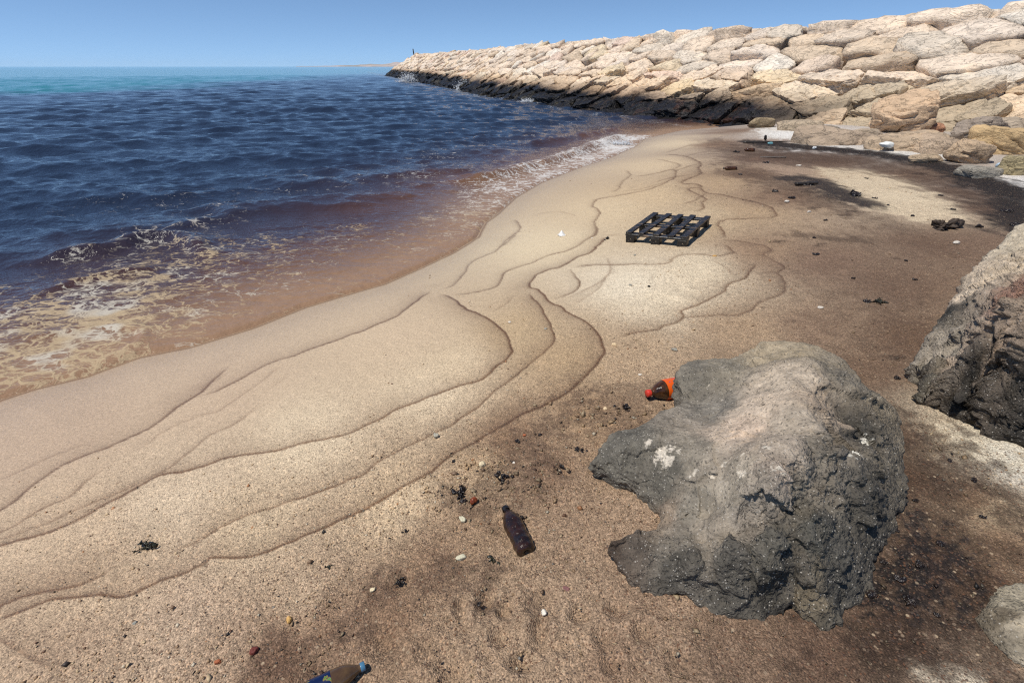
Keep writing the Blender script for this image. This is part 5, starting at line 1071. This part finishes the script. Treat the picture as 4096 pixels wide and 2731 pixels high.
# folded white plastic on the wet sand left of the pallet, and white sheeting at the breakwater foot
def sheet(px, py, w, d, h, yaw, seed, col, label, name="plastic_sheet"):
    x, y, z = ground(px, py); m = 14; u, v_ = np.meshgrid(np.linspace(-.5, .5, m), np.linspace(-.5, .5, m)); rr = 1 - .5 * np.abs(fbm(P3(u * 3, v_ * 3, seed), 2))
    zz = h * (np.clip(1 - 2.2 * np.hypot(u, v_), 0, 1) + .35 * np.abs(fbm(P3(u * 6, v_ * 6, seed + .5), 2))); vt = np.stack([u * w * rr, v_ * d * rr, zz], -1).reshape(-1, 3)
    f = sheet_faces(m, m)[:, ::-1]; vb = vt - np.array([0, 0, .003]); nn = len(vt)
    idx = np.arange(m * m).reshape(m, m); rimi = np.concatenate([idx[0, :], idx[1:, -1], idx[-1, -2::-1], idx[-2:0:-1, 0]]); sd3 = np.stack([rimi, np.roll(rimi, -1), np.roll(rimi, -1) + nn, rimi + nn], -1)
    o = add(name, new_mesh(name, np.concatenate([vt, vb]), np.concatenate([f, f[:, ::-1] + nn, sd3]), True, None, simple_mat(name + "_%d" % int(seed), tuple(alb(col)), .35, .4, .1, 10)), None, (x, y, z + .004), (0, 0, math.radians(yaw))); return tag(o, label, "plastic", "litter below the breakwater")
sheet(1290,540,.10,.10,.06,20,3,(244,242,238),"crumpled white plastic scrap on the wet sand left of the pallet","plastic_scrap")
sheet(1880,292,.7,.3,.14,-30,4,(240,238,232),"white plastic strip hanging between stones at the breakwater foot")
# marker post
e0, _, _, _ = slope_pt(S_END - 1.0, 7.2); pv, pf = tube((0, 0, -.4), (-.12, 0, .9), .13, .11, 10)
me = new_mesh("marker_post", pv, pf, False, None, simple_mat("dark_iron", (0.02, 0.02, 0.022), .6)); o = add("marker_post", me, None, (e0[0], e0[1], e0[2] + .3)); tag(o, "thin dark post standing on the outer end of the breakwater", "post")
# ------------------------------------------------------------------ splashes
n = Nd("spray"); n.bs(Base_Color=(0.82, 0.84, 0.86), Roughness=0.6, Specular_IOR_Level=0.3, Alpha=0.5, Subsurface_Weight=0.0); M_SPRAY = n.m
def splash(px, py, w, h, nd, seed, label, size=1.0):
    """a burst of spray: streaks thrown up and outwards from the line where the wave hits"""
    a = H([(px, py)])[0]; q = at_z(a[0], a[1], 0.05); g = np.random.default_rng(seed); iv, fi_ = ico(1); m = nd
    u = g.normal(0, .36, m); jet = g.choice([-.35, -.1, .12, .3], m) + g.normal(0, .10, m); u = np.where(g.random(m) < .6, jet, u); t = np.abs(g.normal(0, .45, m)) ** 1.15
    lean = u * 1.1 + g.normal(0, .18, m); env = np.clip(1 - (u * 1.15) ** 2, .06, 1)
    X = (u + .35 * lean * t) * w; Y = g.normal(0, .10, m) * w; Zz = h * t * env
    s = w * .017 * size * g.lognormal(0, .45, m) * np.clip(1.5 - t, .3, 1.5); el = g.uniform(.8, 1.5, m)
    V = iv[None] * (1 + .3 * g.normal(size=(m, len(iv), 1))) * s[:, None, None] * np.stack([np.ones(m), np.ones(m), el], -1)[:, None]
    V[..., 0] += V[..., 2] * (lean * .8)[:, None]; V = V + np.stack([X, Y, Zz], -1)[:, None]
    f = (fi_[None] + len(iv) * np.arange(m)[:, None, None]).reshape(-1, 3)
    o = add("wave_splash", new_mesh("wave_splash", V.reshape(-1, 3), f, True, None, M_SPRAY), None, (q[0], q[1], 0.05)); return tag(o, label, "splash", "waves breaking on the rocks", "stuff")
splash(938,188,1.9,1.7,800,1,"white splash against the black rocks nearest the breakwater's outer end")
splash(1068,206,1.3,1.15,700,2,"white splash against the black rocks halfway along the breakwater")
splash(1212,234,.7,.3,400,3,"small white splash at the foot of the dark rocks")
splash(1428,330,.50,.16,500,4,"white breaking wave tip reaching the sand", size=.8)
# ------------------------------------------------------------------ shell grit and pebbles too many to count
g = np.random.default_rng(77); NG = 52000
bear = np.radians(g.uniform(-62, 62, NG)); rad_ = np.exp(g.uniform(math.log(.75), math.log(11), NG)); x = rad_ * np.sin(bear); y = rad_ * np.cos(bear)
d = land_d(x, y); cz = sstep(1.2, 3.2, d + .5 * fbm(P3(x * .9, y * .9, 5.0), 3)); band = np.clip(.35 + 1.6 * fbm(P3(x * 1.7, y * 1.7, 3.0), 3), .05, 1.4)
dp = hit(*H([(1150, 1100)]).T)[0]; deb = np.exp(-((x - dp[0]) / .38) ** 2 - ((y - dp[1]) / .22) ** 2); dp2 = hit(*H([(1380, 960)]).T)[0]; deb = deb + np.exp(-((x - dp2[0]) / .25) ** 2 - ((y - dp2[1]) / .2) ** 2)
keep = (d > .3) & (g.random(NG) < (.010 + .72 * cz * band + 1.2 * deb)); x, y, rad_, deb = x[keep], y[keep], rad_[keep], deb[keep]; m = len(x); z = terrain(x, y)
sz = np.exp(g.normal(math.log(.0034), .42, m)) * (1 + 2.0 * np.clip(deb, 0, 1) * g.random(m) ** 2) * np.clip(.8 + .12 * rad_, .8, 1.7)
octv = np.array([(1, 0, 0), (0, 1, 0), (-1, 0, 0), (0, -1, 0), (0, 0, 1), (0, 0, -1)], float); octf = np.array([(0, 1, 4), (1, 2, 4), (2, 3, 4), (3, 0, 4), (1, 0, 5), (2, 1, 5), (3, 2, 5), (0, 3, 5)])
vv = octv[None] * (1 + .35 * g.normal(size=(m, 6, 1))) * np.stack([np.ones(m), g.uniform(.5, 1, m), g.uniform(.3, .75, m)], -1)[:, None]
ang = g.uniform(0, 6.28, m); tl = g.normal(0, .35, m); ca, sa = np.cos(ang)[:, None], np.sin(ang)[:, None]; vz = vv[..., 2] + vv[..., 0] * tl[:, None]
vv = np.stack([vv[..., 0] * ca - vv[..., 1] * sa, vv[..., 0] * sa + vv[..., 1] * ca, vz], -1) * sz[:, None, None] + np.stack([x, y, z + sz * .25], -1)[:, None]
pal_ = np.array([alb(c) for c in [(214,186,146), (190,158,118), (168,136,102), (222,206,178), (138,110,84), (120,84,60), (70,58,50), (44,38,36), (188,132,88), (158,150,138)]])
lc = pal_[g.choice(10, m, p=[.24, .21, .19, .10, .12, .065, .015, .01, .03, .02])]
gi = np.clip(np.searchsorted(RR, np.hypot(x, y)), 0, len(RR) - 1) * len(az) + np.clip(np.searchsorted(az, np.arctan2(x, y)), 0, len(az) - 1); gi = _map[gi]; base_t = tone[np.maximum(gi, 0)]; lum = np.clip(base_t.mean(1) / .30, .16, 1.05); lc = lc * lum[:, None]
n = Nd("shell_grit"); n.bs(Base_Color=n.attr("Col").outputs["Color"], Roughness=.55); 
me = new_mesh("shell_grit", vv.reshape(-1, 3), (octf[None] + 6 * np.arange(m)[:, None, None]).reshape(-1, 3), False, {"Col": np.repeat(lc, 6, 0)}, n.m); tag(add("shell_grit", me), "shell fragments and grit scattered over the sand", "grit", kind="stuff")
# ------------------------------------------------------------------ far coast
hx = np.linspace(-2600, -300, 120); prof_h = 6 + 46 * sstep(-2500, -1100, hx) * (0.75 + .8 * fbm(P3(hx * .004, 0, 2), 4)); hy = 7000.0
vt = []
for j, (f_, dy) in enumerate([(0, -400), (.35, -250), (.75, -80), (1.0, 120), (.6, 700), (0, 1500)]):
    vt.append(np.stack([hx * (hy + dy) / hy, np.full_like(hx, hy + dy), prof_h * f_ * (1 + .15 * fbm(P3(hx * .01, dy * .01, 4), 3)) - 1], -1))
n = Nd("hazed_hill_earth"); p = n.pos(); n.bs(Base_Color=n.mix(n.step(.45, .6, n.noise(n.vmul(p, (.004, .004, .012)), 1.0, 4.0).outputs["Fac"]), (.46, .38, .34), (.30, .28, .25)), Roughness=1.0)  # earth colours paled, so part of the distance haze sits in the colour
me = new_mesh("hills", np.concatenate(vt), sheet_faces(6, len(hx)), True, None, n.m); tag(add("hills", me), kind="structure")

# ------------------------------------------------------------------ the air over the sea
hz = bpy.data.meshes.new("haze"); bm = bmesh.new(); bmesh.ops.create_cube(bm, size=1.0)
for v_ in bm.verts: v_.co = Vector((v_.co.x * 21000, v_.co.y * 21000, -4.0 if v_.co.z < 0 else 75.0))
bm.to_mesh(hz); bm.free(); ho = add("haze", hz); tag(ho, kind="stuff")
hm = bpy.data.materials.new("haze_air"); hm.use_nodes = True; ht = hm.node_tree; ht.nodes.remove(ht.nodes["Principled BSDF"])
pv_ = ht.nodes.new("ShaderNodeVolumePrincipled"); pv_.inputs["Color"].default_value = (0.80, 0.90, 1.0, 1); pv_.inputs["Density"].default_value = 1.8e-5; pv_.inputs["Anisotropy"].default_value = 0.0
ht.links.new(pv_.outputs[0], ht.nodes["Material Output"].inputs["Volume"]); hz.materials.append(hm)
